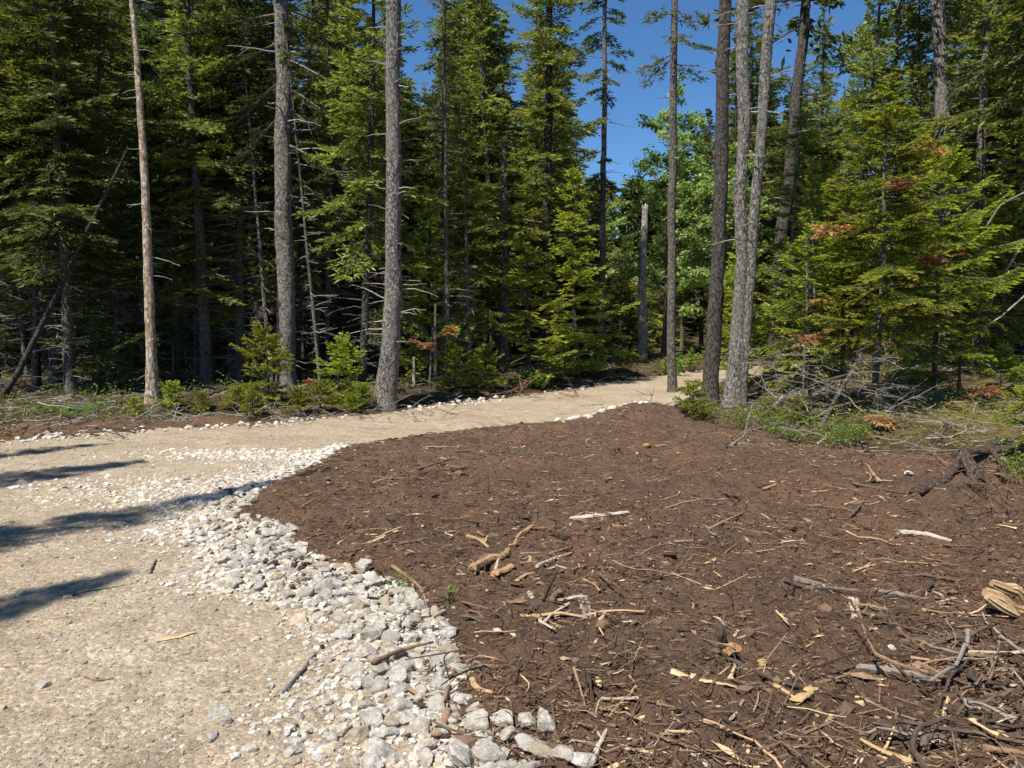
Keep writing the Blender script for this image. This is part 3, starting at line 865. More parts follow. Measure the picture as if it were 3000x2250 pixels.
# ------------------------------------------------------------------ tree prototypes for the wood
class Proto: pass
def make_proto(seed, Hh, cb, Lmax, r0, step, per, lib, needles, bark, ndead=40, dead_r=(.4, 1.5), zdead=None, low=.75, planes=1, pit=(-.32, .55), miss=.22, S=9, side_wood=False):
    rg = rngf(seed); p = Proto(); p.H = Hh
    K = 12; z = np.linspace(-.3, Hh, K)
    wob = np.cumsum(rg.normal(0, .03, (K, 2)), 0) * .6; wob[0] = 0
    cx = lambda zz: (np.interp(zz, z, wob[:, 0]), np.interp(zz, z, wob[:, 1]))
    rad = lambda zz: r0 * (1 - .92 * np.clip(zz / Hh, 0, 1)) + .006
    p.trunk = trunk_mesh('trunk', np.stack([wob[:, 0], wob[:, 1], z], -1), rad(z), S, 40, .06, .35, seed); p.trunk.materials.append(bark)
    sp = whorls(rg, cb, Hh, Lmax, step, per, pit, low=low, miss=miss, trunk=cx)
    (V, F, T), (V2, F2) = assemble(rg, lib, sp, planes, side_wood=side_wood)
    p.crown = mk_mesh('crown', V, F, False, T); p.crown.materials.append(needles)
    p.limbs = mk_mesh('limbs', V2, F2, False); p.limbs.materials.append(M['limb'])
    p.dead = None
    if ndead:
        V, F = dead_branches(rg, ndead, zdead or (.5, cb + (Hh - cb) * .25), rad, dead_r, 10, .0115, 3, xy=cx)
        p.dead = mk_mesh('dead_branches', V, F, False); p.dead.materials.append(M['dead'])
    return p
PR = {}
PR['full1'] = make_proto(201, 13, 2.6, 1.9, .14, .42, 6, LIB_FAR, M['spruce'], M['bark_wood'], 34)
PR['full2'] = make_proto(202, 12, 1.6, 1.7, .13, .40, 6, LIB_FAR, M['spruce'], M['bark_wood'], 26)
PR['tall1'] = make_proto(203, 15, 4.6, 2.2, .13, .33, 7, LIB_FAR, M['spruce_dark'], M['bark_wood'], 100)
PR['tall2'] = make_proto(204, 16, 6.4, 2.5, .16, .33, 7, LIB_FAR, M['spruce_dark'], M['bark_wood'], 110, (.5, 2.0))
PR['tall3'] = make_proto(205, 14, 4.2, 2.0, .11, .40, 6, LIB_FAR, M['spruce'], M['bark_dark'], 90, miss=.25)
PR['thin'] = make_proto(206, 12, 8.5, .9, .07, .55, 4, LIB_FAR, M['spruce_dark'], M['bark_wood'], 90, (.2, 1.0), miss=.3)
PR['young1'] = make_proto(207, 5.2, .5, 1.35, .055, .30, 6, LIB_YNG, M['fir'], M['bark_dark'], 10, (.2, .6), (.2, 1.5), planes=1, pit=(-.08, .6))
PR['young2'] = make_proto(208, 3.6, .35, 1.05, .04, .26, 6, LIB_YNG, M['fir'], M['bark_dark'], 8, (.2, .5), (.2, 1.0), planes=1, pit=(-.05, .6))
PR['sap1'] = make_proto(209, 1.7, .10, .98, .022, .20, 6, LIB_FIR, M['yfir'], M['bark_dark'], 0, planes=2, pit=(.0, .8), S=6, miss=.2)
PR['sap2'] = make_proto(210, 1.1, .06, .68, .016, .16, 6, LIB_FIR, M['yfir'], M['bark_dark'], 0, planes=2, pit=(.0, .75), S=6, miss=.2)
PR['shade1'] = make_proto(212, 4.6, .4, 1.4, .05, .30, 6, LIB_YNG, M['spruce_dark'], M['bark_dark'], 30, (.3, .9), (.2, 2.5), pit=(-.2, .5), miss=.25)
PR['bare'] = make_proto(213, 10, 9.0, .45, .055, .3, 4, LIB_FAR, M['spruce_dark'], M['bark_grey'], 130, (.2, 1.1), (.5, 9.5))
PR['scrub'] = make_proto(211, 6.5, 1.8, 1.25, .06, .38, 5, LIB_YNG, M['spruce'], M['bark_wood'], 40, (.3, 1.0), miss=.3, planes=1)

def place(pr, name, label, cat, x, y, scale=1.0, rz=0, group=None, tilt=(0, 0), sxy=1.0):
    p = PR[pr]
    e = thing(name, label, cat, (x, y, H1(x, y) - .02), rz, group)
    e.rotation_euler = (tilt[0], tilt[1], rz); e.scale = (scale * sxy, scale * sxy, scale)
    obj('trunk', p.trunk, None, e); obj('crown', p.crown, None, e); tag(obj('limbs', p.limbs, None, e), kind='stuff')
    if p.dead: tag(obj('dead_branches', p.dead, None, e), kind='stuff')
    return e

# ------------------------------------------------------------------ the named foreground trees
def fg_tree(name, label, cat, pxs, D, bark, wpx, above=None, seed=1, crown=None, stubs=0, stub_z=None, stub_L=(.15, .6), stub_px=None, rough=.085, flare=.6, jag=0, S=24, K=170, topfade=None):
    """trunk through photo points (px,py) standing at depth D; wpx: width in px at those points; above: extra height past the last point"""
    D0 = D
    P = [at(a, b, D) for a, b in pxs]
    rd = [w / FPX * D / 2 for w in wpx]
    base = np.array([P[0][0], D, H1(P[0][0], D)])
    P[0] = base - np.array([0, 0, .12])
    if above:
        dv = P[-1] - P[-2]; dv /= np.linalg.norm(dv); P.append(P[-1] + dv * above); rd.append(max(.02, rd[-1] * .35))
    e = thing(name, label, cat, base)
    L = np.array(P) - base
    t = obj('trunk', trunk_mesh('trunk', L, rd, S, K, rough, flare, seed, jag=jag), bark, e)
    fx = lambda z: np.array([np.interp(z, L[:, 2], L[:, 0]), np.interp(z, L[:, 2], L[:, 1])])
    fr = lambda z: float(np.interp(z, L[:, 2], rd))
    rg = rngf(seed * 7 + 1)
    for i in range(stubs):
        V, F = dead_branches(rg, 1, stub_z, fr, stub_L, 2, .014, 5, .2, az=[0, 3.14, .5, 3.6, -.6, 2.7, -1.3][i % 7:], xy=fx)
        obj('dead_branch', mk_mesh('dead_branch', V, F, True), M['dead_pale'], e)
    if crown:
        zb, zt, Lm, step, per, lib, mt = crown
        sp = whorls(rg, zb, zt, Lm, step, per, (-.3, .5), trunk=lambda z: fx(z), miss=.15)
        (V, F, T), (V2, F2) = assemble(rg, lib, sp, 1, side_wood=False)
        obj('crown', mk_mesh('crown', V, F, False, T), mt, e)
        tag(obj('limbs', mk_mesh('limbs', V2, F2), M['limb'], e), kind='stuff')
    return e, fx, fr, base

def live_branches(e, base, fx, specs, lib, mat, seed, name='crown', wr=.016):
    """specs in local height: (z, azimuth, pitch, length)"""
    rg = rngf(seed)
    sp = [(np.array([*fx(z), z]), az, pt, L) for (z, az, pt, L) in specs]
    (V, F, T), (V2, F2) = assemble(rg, lib, sp, 2, wr)
    obj(name, mk_mesh(name, V, F, False, T), mat, e)
    tag(obj('limbs', mk_mesh('limbs', V2, F2), M['limb'], e), kind='stuff')

# 1 bleached dead snag
fg_tree('dead_snag', 'tall bleached dead trunk with peeling bark on the left', 'dead tree', [(448, 1216), (446, 1050), (437, 800), (425, 520), (408, 250), (388, 0)], 15.6, M['snag'], [38, 30, 25, 21, 17, 13], 2.2, 31,
        stubs=26, stub_z=(.3, 9.5), stub_L=(.15, .75), rough=.10, flare=.35)
# 2 leaning dead pole
fg_tree('leaning_trunk', 'bare grey trunk leaning to the right at the left edge', 'dead tree', [(-5, 1215), (55, 1090), (130, 940), (250, 690), (378, 430)], 16.2, M['bark_dark'], [19, 17, 15, 12, 8], None, 32, rough=.05, flare=.3)
# 3 the big spruce left of centre
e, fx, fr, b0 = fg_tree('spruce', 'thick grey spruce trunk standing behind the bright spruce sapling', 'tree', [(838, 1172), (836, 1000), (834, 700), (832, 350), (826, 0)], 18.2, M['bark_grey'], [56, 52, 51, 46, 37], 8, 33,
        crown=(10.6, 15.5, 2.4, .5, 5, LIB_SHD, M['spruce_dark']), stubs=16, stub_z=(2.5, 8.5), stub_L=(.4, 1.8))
zs = lambda py, D: at(1500, py, D)[2] - b0[2]
live_branches(e, b0, fx, [(zs(80, 18.2), .1, -.1, 2.6), (zs(170, 18.2), -.5, -.35, 2.7), (zs(250, 18.2), -.2, -.45, 2.4), (zs(420, 18.2), -.35, -.35, 2.5), (zs(120, 18.2), 2.9, -.2, 2.3), (zs(230, 18.2), 2.7, -.4, 2.4), (zs(330, 18.2), 2.9, -.55, 2.0), (zs(40, 18.2), 3.0, .0, 2.5), (zs(20, 18.2), .5, -.1, 2.6), (zs(130, 18.2), -.1, -.25, 2.6), (zs(320, 18.2), .1, -.4, 2.3),
        (zs(500, 18.2), .25, -.5, 1.7)], LIB_SPR, M['spruce_dark'], 61)
# 4 the light trunk right of it
fg_tree('spruce', 'pale grey spruce trunk with many short broken branches, swelling at its foot', 'tree', [(1126, 1203), (1140, 1040), (1150, 880), (1152, 700), (1152, 350), (1156, 0)], 15.9, M['bark_grey'], [64, 56, 50, 46, 43, 41], 8, 34,
        crown=(12.2, 16, 1.7, .5, 5, LIB_SHD, M['spruce_dark']), stubs=60, stub_z=(1.2, 9.8), stub_L=(.15, 1.1), flare=.35)
# 5 dark pair behind, with the tall crown of the middle spruce
fg_tree('spruce', 'dark spruce trunk with broken top and crooked dead limb left of the tallest centre spruce', 'tree', [(1478, 1120), (1478, 900), (1478, 650), (1475, 400)], 24.5, M['bark_wood'], [34, 26, 22, 15], None, 35, stubs=30, stub_z=(1, 7.4), stub_L=(.4, 1.8),
        crown=(2.6, 7.4, 2.3, .42, 6, LIB_FAR, M['spruce']))
fg_tree('spruce', 'tallest full-crowned spruce in the centre, beside the strip of blue sky', 'tree', [(1598, 1108), (1600, 800), (1606, 400), (1610, 0)], 26.0, M['bark_dark'], [30, 26, 24, 19], 3.4, 36,
        crown=(5.2, 15.6, 2.7, .40, 6, LIB_FAR, M['spruce']), stubs=14, stub_z=(1, 6), stub_L=(.5, 1.6))
fg_tree('spruce', 'full sunlit spruce whose crown fills the space left of the tallest centre spruce', 'tree', [(1400, 1110), (1402, 800), (1405, 400), (1410, 120)], 27.5, M['bark_dark'], [26, 22, 16, 10], 1.6, 46,
        crown=(2.5, 13.8, 2.5, .40, 6, LIB_FAR, M['spruce']))
# 6 thin sparse spruce against the sky
e, fx, fr, b0 = fg_tree('spruce', 'thin sparse spruce standing alone against the blue sky', 'tree', [(1762, 1068), (1764, 800), (1770, 400), (1773, 0)], 29.5, M['bark_wood'], [22, 19, 15, 11], 2.0, 37, stubs=34, stub_z=(3, 14.5), stub_L=(.3, 1.5))
rg = rngf(5)
live_branches(e, b0, fx, [(z, rg.uniform(0, 6.28), rg.uniform(-.5, .1), rg.uniform(.5, 1.2)) for z in np.concatenate([rg.uniform(10.3, 12.3, 12), rg.uniform(12.3, 15.6, 26), rg.uniform(6.5, 10, 7)])], LIB_FAR, M['spruce_dark'], 62)
# 7 broken snag
fg_tree('broken_snag', 'bare grey trunk broken off short in front of the leafy green tree', 'dead tree', [(1880, 1064), (1882, 900), (1885, 750), (1888, 605)], 30.5, M['snag_grey'], [29, 25, 22, 17], None, 38, jag=.25, flare=.2, rough=.08)
# 8 slim trunk
e, fx, fr, b0 = fg_tree('spruce', 'slim dark spruce trunk standing alone left of the three thick trunks', 'tree', [(1970, 1162), (1968, 900), (1968, 600), (1973, 250), (1976, 0)], 18.6, M['bark_wood'], [26, 24, 23, 20, 17], 4.5, 39, stubs=12, stub_z=(5.5, 10), stub_L=(.2, .8),
        crown=(11.2, 14, 1.1, .5, 4, LIB_SHD, M['spruce']))
z1 = at(1500, 170, 18.6)[2] - b0[2]
live_branches(e, b0, fx, [(z1 + .4, -.3, -.15, 1.1), (z1 + .1, 3.3, -.35, 1.0), (z1 - .1, .4, -.2, .9), (z1, 2.8, -.5, .9), (z1 + .8, -1.0, 0, .9), (z1 + 1, 3.7, -.1, .9), (z1 + .5, 4.6, -.3, .8)], LIB_SPR, M['spruce'], 63)
# 9 trunk with darker bark, and the twin pale trunks
fg_tree('spruce', 'dark-barked spruce trunk just left of the pale twin trunks', 'tree', [(2078, 1205), (2095, 900), (2107, 600), (2118, 300), (2126, 0)], 15.9, M['bark_dark'], [48, 42, 39, 37, 33], 7, 40, stubs=14, stub_z=(6, 9.5), stub_L=(.2, .9),
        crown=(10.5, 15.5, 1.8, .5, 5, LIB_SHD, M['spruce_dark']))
e, fx, fr, b0 = fg_tree('twin_spruce', 'pale scaly spruce forking into twin trunks, the right one leaning', 'tree', [(2146, 1212), (2158, 1050), (2168, 800), (2173, 500), (2177, 200), (2180, 0)], 15.2, M['bark_grey'], [60, 46, 37, 34, 36, 36], 7, 41, stubs=26, stub_z=(2.5, 9.5), stub_L=(.15, .9), flare=.25,
        crown=(11.8, 15.5, 1.5, .5, 5, LIB_SHD, M['spruce_dark']))
Pt = np.array([at(a, b, 15.2 - .05) for a, b in [(2170, 1205), (2176, 1080), (2190, 900), (2205, 700), (2221, 500), (2240, 250), (2258, 0), (2300, -500), (2330, -1000)]]) - b0
obj('trunk', trunk_mesh('trunk', Pt, np.array([34, 30, 28, 30, 29, 31, 31, 22, 8]) / FPX * 15.2 / 2, 24, 170, .05, .2, 42), M['bark_grey'], e)
fx2 = lambda z: np.array([np.interp(z, Pt[:, 2], Pt[:, 0]), np.interp(z, Pt[:, 2], Pt[:, 1])]); rg = rngf(421)
for i in range(20):
    V, F = dead_branches(rg, 1, (2.5, 9.5), lambda z: .10, (.15, .9), 2, .011, 5, .3, xy=fx2)
    obj('dead_branch', mk_mesh('dead_branch', V, F, True), M['dead'], e)
# 10 leaning dark trunk behind
fg_tree('spruce', 'dark trunk leaning right behind the pale twin trunks', 'tree', [(2262, 1110), (2290, 700), (2320, 420), (2362, 0)], 22.5, M['bark_dark'], [44, 36, 32, 26], 5, 43, stubs=24, stub_z=(4, 11), stub_L=(.4, 1.6),
        crown=(10.2, 15.5, 2.2, .5, 5, LIB_SHD, M['spruce_dark']))
# 11 right-hand trunk
fg_tree('spruce', 'straight grey trunk at the right rising behind the bright fir', 'tree', [(2768, 1085), (2766, 900), (2762, 600), (2756, 250), (2752, 0)], 18.5, M['bark_grey'], [46, 44, 40, 37, 34], 8, 44, stubs=26, stub_z=(2.5, 10), stub_L=(.3, 1.6),
        crown=(9.6, 16, 2.6, .48, 5, LIB_FAR, M['spruce_dark']))

# 12 ragged sunlit spruces along the left front of the wood
def ragged(label, px, py, D, z0, z1, Lm, seed, w=15, miss=.42, mat='spruce', lean=0):
    e, fx, fr, b0 = fg_tree('spruce', label, 'tree', [(px, py), (px + lean * .5, 600), (px + lean, 0)], D, M['bark_wood'], [w, w * .85, w * .6], 2.5, seed, stubs=0, S=12, K=90)
    rg = rngf(seed)
    sp = [(p, a, q, L) for (p, a, q, L) in whorls(rg, z0, z1 + 3.5, Lm, .42, 5, (-.35, .45), trunk=lambda z: fx(z), miss=miss) if p[2] < z1 + 2]
    (V, F, T), (V2, F2) = assemble(rg, LIB_SPR, sp, 1, .014, True)
    obj('crown', mk_mesh('crown', V, F, False, T), M[mat], e); tag(obj('limbs', mk_mesh('limbs', V2, F2), M['limb'], e), kind='stuff')
    V, F = dead_branches(rg, 70, (.6, z0 + 2.5), fr, (.4, 1.6), 10, .009, 4, .3, xy=fx); tag(obj('dead_branches', mk_mesh('dead_branches', V, F), M['dead'], e), kind='stuff')
ragged('ragged sunlit spruce at the far left behind the leaning trunk', 105, 1200, 17.6, 4.2, 9.5, 2.0, 451, 17)
ragged('sparse sunlit spruce left of the bleached dead trunk', 290, 1195, 18.6, 4.6, 9.5, 1.9, 452, 15)
ragged('spruce with bright sprays between the bleached trunk and the thick grey spruce', 575, 1180, 19.8, 5.0, 7.8, 2.2, 453, 14, .35)
ragged('thin spruce with sunlit sprays right of the thick grey spruce', 960, 1175, 21.0, 4.6, 9.0, 1.8, 454, 14, .45)
ragged('spruce with yellow-green crown right of the pale trunk with broken branches', 1300, 1150, 22.5, 3.4, 9.5, 2.1, 455, 15, .3)

# ------------------------------------------------------------------ bright firs at the right
def fir(label, px, base_py, apex_py, D, Lm, zb, seed, mat='fir', lean=(0, 0), wpx=16, per=6, ndead=26, step=.25):
    foot = at(px, base_py, D); z0 = H1(foot[0], D); Ht = at(px, apex_py, D)[2] - z0
    rg = rngf(seed)
    e = thing('fir_tree', label, 'fir', (foot[0], D, z0))
    r0 = wpx / FPX * D / 2
    zz = np.linspace(-.1, Ht, 10); wob = np.cumsum(rg.normal(0, .012, (10, 2)), 0); wob[:, 0] += lean[0] * zz / Ht; wob[:, 1] += lean[1] * zz / Ht
    fx = lambda z: np.array([np.interp(z, zz, wob[:, 0]), np.interp(z, zz, wob[:, 1])])
    fr = lambda z: r0 * (1 - .9 * np.clip(z / Ht, 0, 1)) + .004
    obj('trunk', trunk_mesh('trunk', np.stack([wob[:, 0], wob[:, 1], zz], -1), fr(zz), 14, 80, .06, .3, seed), M['bark_wood'], e)
    sp = whorls(rg, zb, Ht, Lm, step, per, (-.26, .42), pw=.75, low=.8, miss=.15, trunk=fx)
    (V, F, T), (V2, F2) = assemble(rg, LIB_FIR, sp, 2, .010, roll=.16)
    obj('crown', mk_mesh('crown', V, F, False, T), M[mat], e)
    tag(obj('limbs', mk_mesh('limbs', V2, F2), M['limb'], e), kind='stuff')
    # a few rust-coloured dying sprays
    k = rg.integers(1, 3)
    sp2 = [(np.array([*fx(z), z]), rg.uniform(3.4, 6.0), -.15, Lm * .8 * (1 - z / Ht) ** .6) for z in rg.uniform(zb, zb + (Ht - zb) * .65, k)]
    sp2 = [(p + np.array([math.cos(a), math.sin(a), -.12]) * L * .45, a, pt, .34) for (p, a, pt, L) in sp2]
    for q in sp2:
        (V, F, T), (V2, F2) = assemble(rg, LIB_FIR, [q], 2, .006)
        o = obj('dying_spray', mk_mesh('dying_spray', V, F, False, T), M['rust'], e); o['label'] = 'rust red dying needles'
    if ndead:
        V, F = dead_branches(rg, ndead, (.15, zb + .5), fr, (.3, 1.0), 9, .006, 4, .25, xy=fx)
        tag(obj('dead_branches', mk_mesh('dead_branches', V, F), M['dead'], e), kind='stuff')
    return e
fir('tallest bright green fir in the clump right of the pale twin trunks', 2560, 1245, 215, 12.3, 1.55, 1.25, 301, lean=(.1, 0), wpx=20, ndead=40)
fir('smaller fir with drooping yellowish sprays, left in the bright clump', 2375, 1215, 640, 12.9, 1.05, .75, 302, wpx=11, per=6)
fir('mid-sized fir between the smaller left one and the tallest of the clump', 2470, 1225, 470, 13.3, 1.15, .9, 303, wpx=14)
fir('broad bright fir on the right of the clump', 2735, 1200, 420, 13.6, 1.55, .95, 304, wpx=15)
fir('low young fir on the mossy knoll at the right', 2800, 1170, 880, 13.5, .75, .35, 305, wpx=9, ndead=8)
fir('young fir at the right edge by the torn-up roots', 3010, 1330, 1130, 9.0, .65, .1, 306, wpx=9, ndead=4)
fir('young fir behind the clump, in front of the straight grey trunk', 2650, 1150, 620, 16.0, 1.3, .9, 307, wpx=14, ndead=10)
fir('thin fir at the far right beyond the knoll', 2930, 1120, 560, 17.0, 1.4, .8, 308, wpx=14, ndead=30)

# ------------------------------------------------------------------ leafy maple-like trees
def leafy(name, label, x, y, Ht, zb, rw, seed, nleaf=9000, ls=.075, mat='maple'):
    rg = rngf(seed); z0 = H1(x, y)
    e = thing(name, label, 'tree', (x, y, z0))
    P = []; Rr = []
    tr = np.cumsum(rg.normal(0, .08, (9, 2)), 0); tz = np.linspace(-.1, Ht * .92, 9)
    obj('trunk', trunk_mesh('trunk', np.stack([tr[:, 0], tr[:, 1], tz], -1), np.linspace(.10, .015, 9) * Ht / 9, 9, 40, .05, .3, seed), M['bark_wood'], e)
    tips = []
    for k in range(34):
        z = rg.uniform(zb, Ht * .88); a = rg.uniform(0, 6.28); t = (z - zb) / (Ht - zb)
        L = rw * (1.05 - .6 * t) * rg.uniform(.6, 1.1)
        c = np.array([np.interp(z, tz, tr[:, 0]), np.interp(z, tz, tr[:, 1]), z]); s = np.linspace(0, 1, 6)[:, None]
        d = np.array([math.cos(a), math.sin(a), rg.uniform(.25, .9)])
        p = c + d * L * s + np.array([0, 0, -.25 * L]) * s ** 2 + np.cumsum(rg.normal(0, .05, (6, 3)), 0) * s
        P.append(p); Rr.append(np.linspace(.028, .006, 6))
        for j in range(2, 6): tips.append(p[j])
        for j in range(5):
            q = p[rg.integers(2, 6)]; d2 = norm(rg.normal(size=3) * [1, 1, .6]) * L * rg.uniform(.2, .4)
            pp = q + d2 * s; P.append(pp); Rr.append(np.linspace(.010, .003, 6)); tips += [pp[3], pp[5], pp[4]]
    V, F = tubes(np.array(P), np.array(Rr), 4, False)
    tag(obj('limbs', mk_mesh('limbs', V, F), M['limb'], e), kind='stuff')
    tips = np.array(tips)
    c = tips[rg.integers(len(tips), size=nleaf)] + rg.normal(0, .125, (nleaf, 3)) * [1, 1, .6]
    V, F, T = leaves(rg, c, ls)
    obj('crown', mk_mesh('crown', V, F, False, T), M[mat], e)
    return e
def leaves(rg, c, ls, flat_=.6, asp=.8):
    n = len(c)
    d = norm(rg.normal(size=(n, 3)) * [1, 1, .5] + [0, 0, -.25]); nn = norm(rg.normal(size=(n, 3)) * [flat_, flat_, .3] + [0, 0, .8]); u = norm(np.cross(d, nn)); k = np.cross(u, d)
    l = (ls * rg.uniform(.6, 1.25, n))[:, None]
    V = np.stack([c - d * l * .5, c + u * l * .5 * asp + k * l * .08, c + d * l * .6, c - u * l * .5 * asp + k * l * .08], 1).reshape(-1, 3)
    F = np.arange(4 * n).reshape(-1, 4)
    q = np.concatenate([F[:, [0, 1, 2]], F[:, [0, 2, 3]]])
    t = np.clip(rg.normal(.5, .25, n), 0, 1)
    return V, [q], np.concatenate([t, t])
g = gflat(1935, 1066); leafy('maple_tree', 'light green leafy tree behind the short broken trunk', g[0] + .5, 32.5, 11.6, 2.2, 3.0, 401, 13000, .12)
leafy('maple_tree', 'light green leafy tree seen between the slim trunk and the dark trunk', 8.6, 31.0, 10.2, 1.5, 2.6, 402, 11000, .13)
leafy('maple_tree', 'leafy tree high up behind the bright fir clump', 10.2, 21.5, 11.5, 6.0, 2.4, 403, 6000, .11)

# ------------------------------------------------------------------ saplings, young growth along the edges
for (pr, px, py, hpx, lab) in [
    ('sap1', 790, 1190, 245, 'bright green spruce sapling in front of the thick grey trunk'),
    ('sap1', 985, 1180, 205, 'yellow-green fir sapling between the two big grey trunks'),
    ('sap2', 512, 1205, 95, 'small bright sapling right of the bleached dead trunk'),
    ('sap2', 880, 1215, 90, 'low bushy sapling at the road edge right of the thick grey trunk'),
    ('sap2', 1060, 1200, 85, 'low sapling just left of the pale trunk with broken branches'),
    ('sap2', 690, 1205, 80, 'small sapling left of the bright spruce sapling'),
    ('sap1', 1330, 1150, 150, 'slender sapling by the road right of the pale trunk with broken branches'),
    ('sap2', 2030, 1215, 110, 'small bright fir between the slim trunk and the dark trunk'),
    ('sap2', 2330, 1250, 100, 'small fir at the foot of the brush right of the twin trunks'),
    ('sap2', 600, 1212, 70, 'tiny sapling at the road edge left of the bright spruce sapling'), ('sap2', 745, 1222, 85, 'low yellow-green bush in front of the bright spruce sapling'), ('sap2', 940, 1205, 100, 'low yellow-green sapling in the middle between the big grey trunks'),
    ('sap2', 1020, 1212, 70, 'tiny yellow-green sapling near the road left of the pale trunk'), ('sap2', 400, 1218, 60, 'tiny sapling just left of the bleached dead trunk'), ('sap1', 1420, 1140, 140, 'slim young fir by the road under the centre spruces'), ('sap1', 1650, 1112, 150, 'young fir by the road under the tallest spruce'), ('sap2', 2250, 1245, 90, 'small fir just right of the twin trunks'),
    ('sap1', 2920, 1175, 170, 'small fir on the knoll at the right edge')]:
    g = G(px, py); s = hpx / FPX * g[1] / PR[pr].H
    place(pr, 'sapling', lab, 'sapling', g[0], g[1], s, rngf(px).uniform(0, 6))

# ------------------------------------------------------------------ the wood behind
def skyline(px):
    return np.interp(px, [-600, 1120, 1190, 1270, 1330, 1480, 1640, 1690, 1960, 2010, 2100, 2200, 2300, 2420, 2560, 3600], [-350, -350, 120, 150, -200, -300, 30, 500, 500, 330, 250, -100, 300, -60, -350, -350])
REG = [(-1500, 380, 'at the left edge beside the leaning trunk'), (380, 620, 'just behind the bleached dead trunk'), (620, 820, 'left of the thick grey spruce'),
       (820, 1140, 'between the two big grey trunks'), (1140, 1380, 'right of the pale trunk with broken branches'), (1380, 1700, 'below the tallest centre spruce'),
       (1700, 1960, 'below the strip of blue sky'), (1960, 2300, 'between the slim trunk and the twin trunks'), (2300, 2740, 'behind the bright fir clump'), (2740, 4500, 'at the right edge')]
KINDS = {'full1': 'full green spruce', 'full2': 'low-branched green spruce', 'tall1': 'tall bare-stemmed spruce', 'tall2': 'tall stout bare-stemmed spruce', 'tall3': 'thin-crowned spruce', 'thin': 'thin pole-like spruce',
         'young1': 'young green fir', 'young2': 'small green fir', 'shade1': 'low dark spruce', 'bare': 'thin dead grey spruce pole', 'scrub': 'scrubby half-bare spruce'}
taken = [(o.location.x, o.location.y) for o in C.objects if o.parent is None and o.get('category') in ('tree', 'fir', 'dead tree')]
def fill():
    rg = rngf(91)
    n = 0; tries = 0
    cnt = 0
    while cnt < 330 and tries < 20000:
        tries += 1
        D = 16.5 + 32 * rg.uniform() ** 1.25; px = rg.uniform(-250, 3250)
        x = (px - 1500) / FPX * D * 1.0; y = D
        s, r = masks(np.array([x]), np.array([y]))
        if s[0] > -1.0 or r[0] > -.75: continue
        if px > 2150 and D < 17.5: continue
        if any(abs(px - a) < w_ and D < d_ for a, w_, d_ in ((1885, 42, 31), (1762, 36, 30), (1598, 36, 26.5), (1478, 30, 25), (448, 40, 15.7), (838, 45, 18.3), (1140, 48, 16), (2762, 75, 18.7))): continue
        if 1800 < px < 2080 and D < 33: continue
        sunny = False
        for a, d_ in ((448, 15.6), (838, 18.2), (1140, 15.9), (1970, 18.6), (2165, 15.2), (1478, 24.5), (1885, 30.5), (2762, 18.5)):
            tx, ty = (a - 1500) / FPX * d_ - x, d_ - y
            along = tx * .616 + ty * .788; lat = abs(tx * .788 - ty * .616)
            if 0 < along < 7 and lat < 1.7: sunny = True
        if sunny: continue
        sp = .75 if D < 24 else 1.0
        if any((a - x) ** 2 + (b - y) ** 2 < sp ** 2 for a, b in taken): continue
        left = px < 1250
        far = D > 30
        edge = (-r[0] < 2.5)
        u = rg.uniform()
        if left:
            k = ('shade1' if u < .22 else 'scrub' if u < .46 else 'bare' if u < .66 else 'thin' if u < .78 else 'tall3') if edge else ('tall1' if u < .16 else 'full1' if u < .30 else 'tall2' if u < .42 else 'thin' if u < .50 else 'bare' if u < .64 else 'tall3' if u < .76 else 'shade1' if u < .96 else 'scrub')
        else:
            k = ('young2' if u < .35 else 'young1' if u < .7 else 'scrub' if u < .85 else 'thin') if edge else ('full1' if u < .2 else 'full2' if u < .42 else 'tall3' if u < .56 else 'young1' if u < .72 else 'tall1' if u < .84 else 'shade1' if u < .93 else 'scrub')
        top = skyline(px) + rg.uniform(-60, 90)
        Hmax = (1.6 + (980 - top) / FPX * D) - rise(D)
        h0 = PR[k].H
        sc_ = rg.uniform(.8, 1.2)
        if h0 * sc_ > Hmax: sc_ = Hmax / h0
        if h0 * sc_ < Hmax and k in ('full1', 'full2', 'tall1', 'tall2', 'tall3') and Hmax < 20: sc_ = min(Hmax / h0 * rg.uniform(.8, 1), 1.25)
        if sc_ < .55:
            k = 'young1'; sc_ = min(1.5, max(.5, Hmax / PR[k].H))
        taken.append((x, y)); cnt += 1
        reg = [q[2] for q in REG if q[0] <= px < q[1]][0]
        lab = KINDS[k] + ' ' + reg + (', front row' if D < 21 else ', second row back' if D < 27 else ', far inside' if D < 36 else ', deepest visible')
        nm = 'fir_tree' if k.startswith('young') else 'spruce'
        place(k, nm, lab, 'tree' if nm == 'spruce' else 'fir', x, y, sc_, rg.uniform(0, 6.28), lab, (rg.normal(0, .03), rg.normal(0, .03)), rg.uniform(.8, 1.3))
fill()
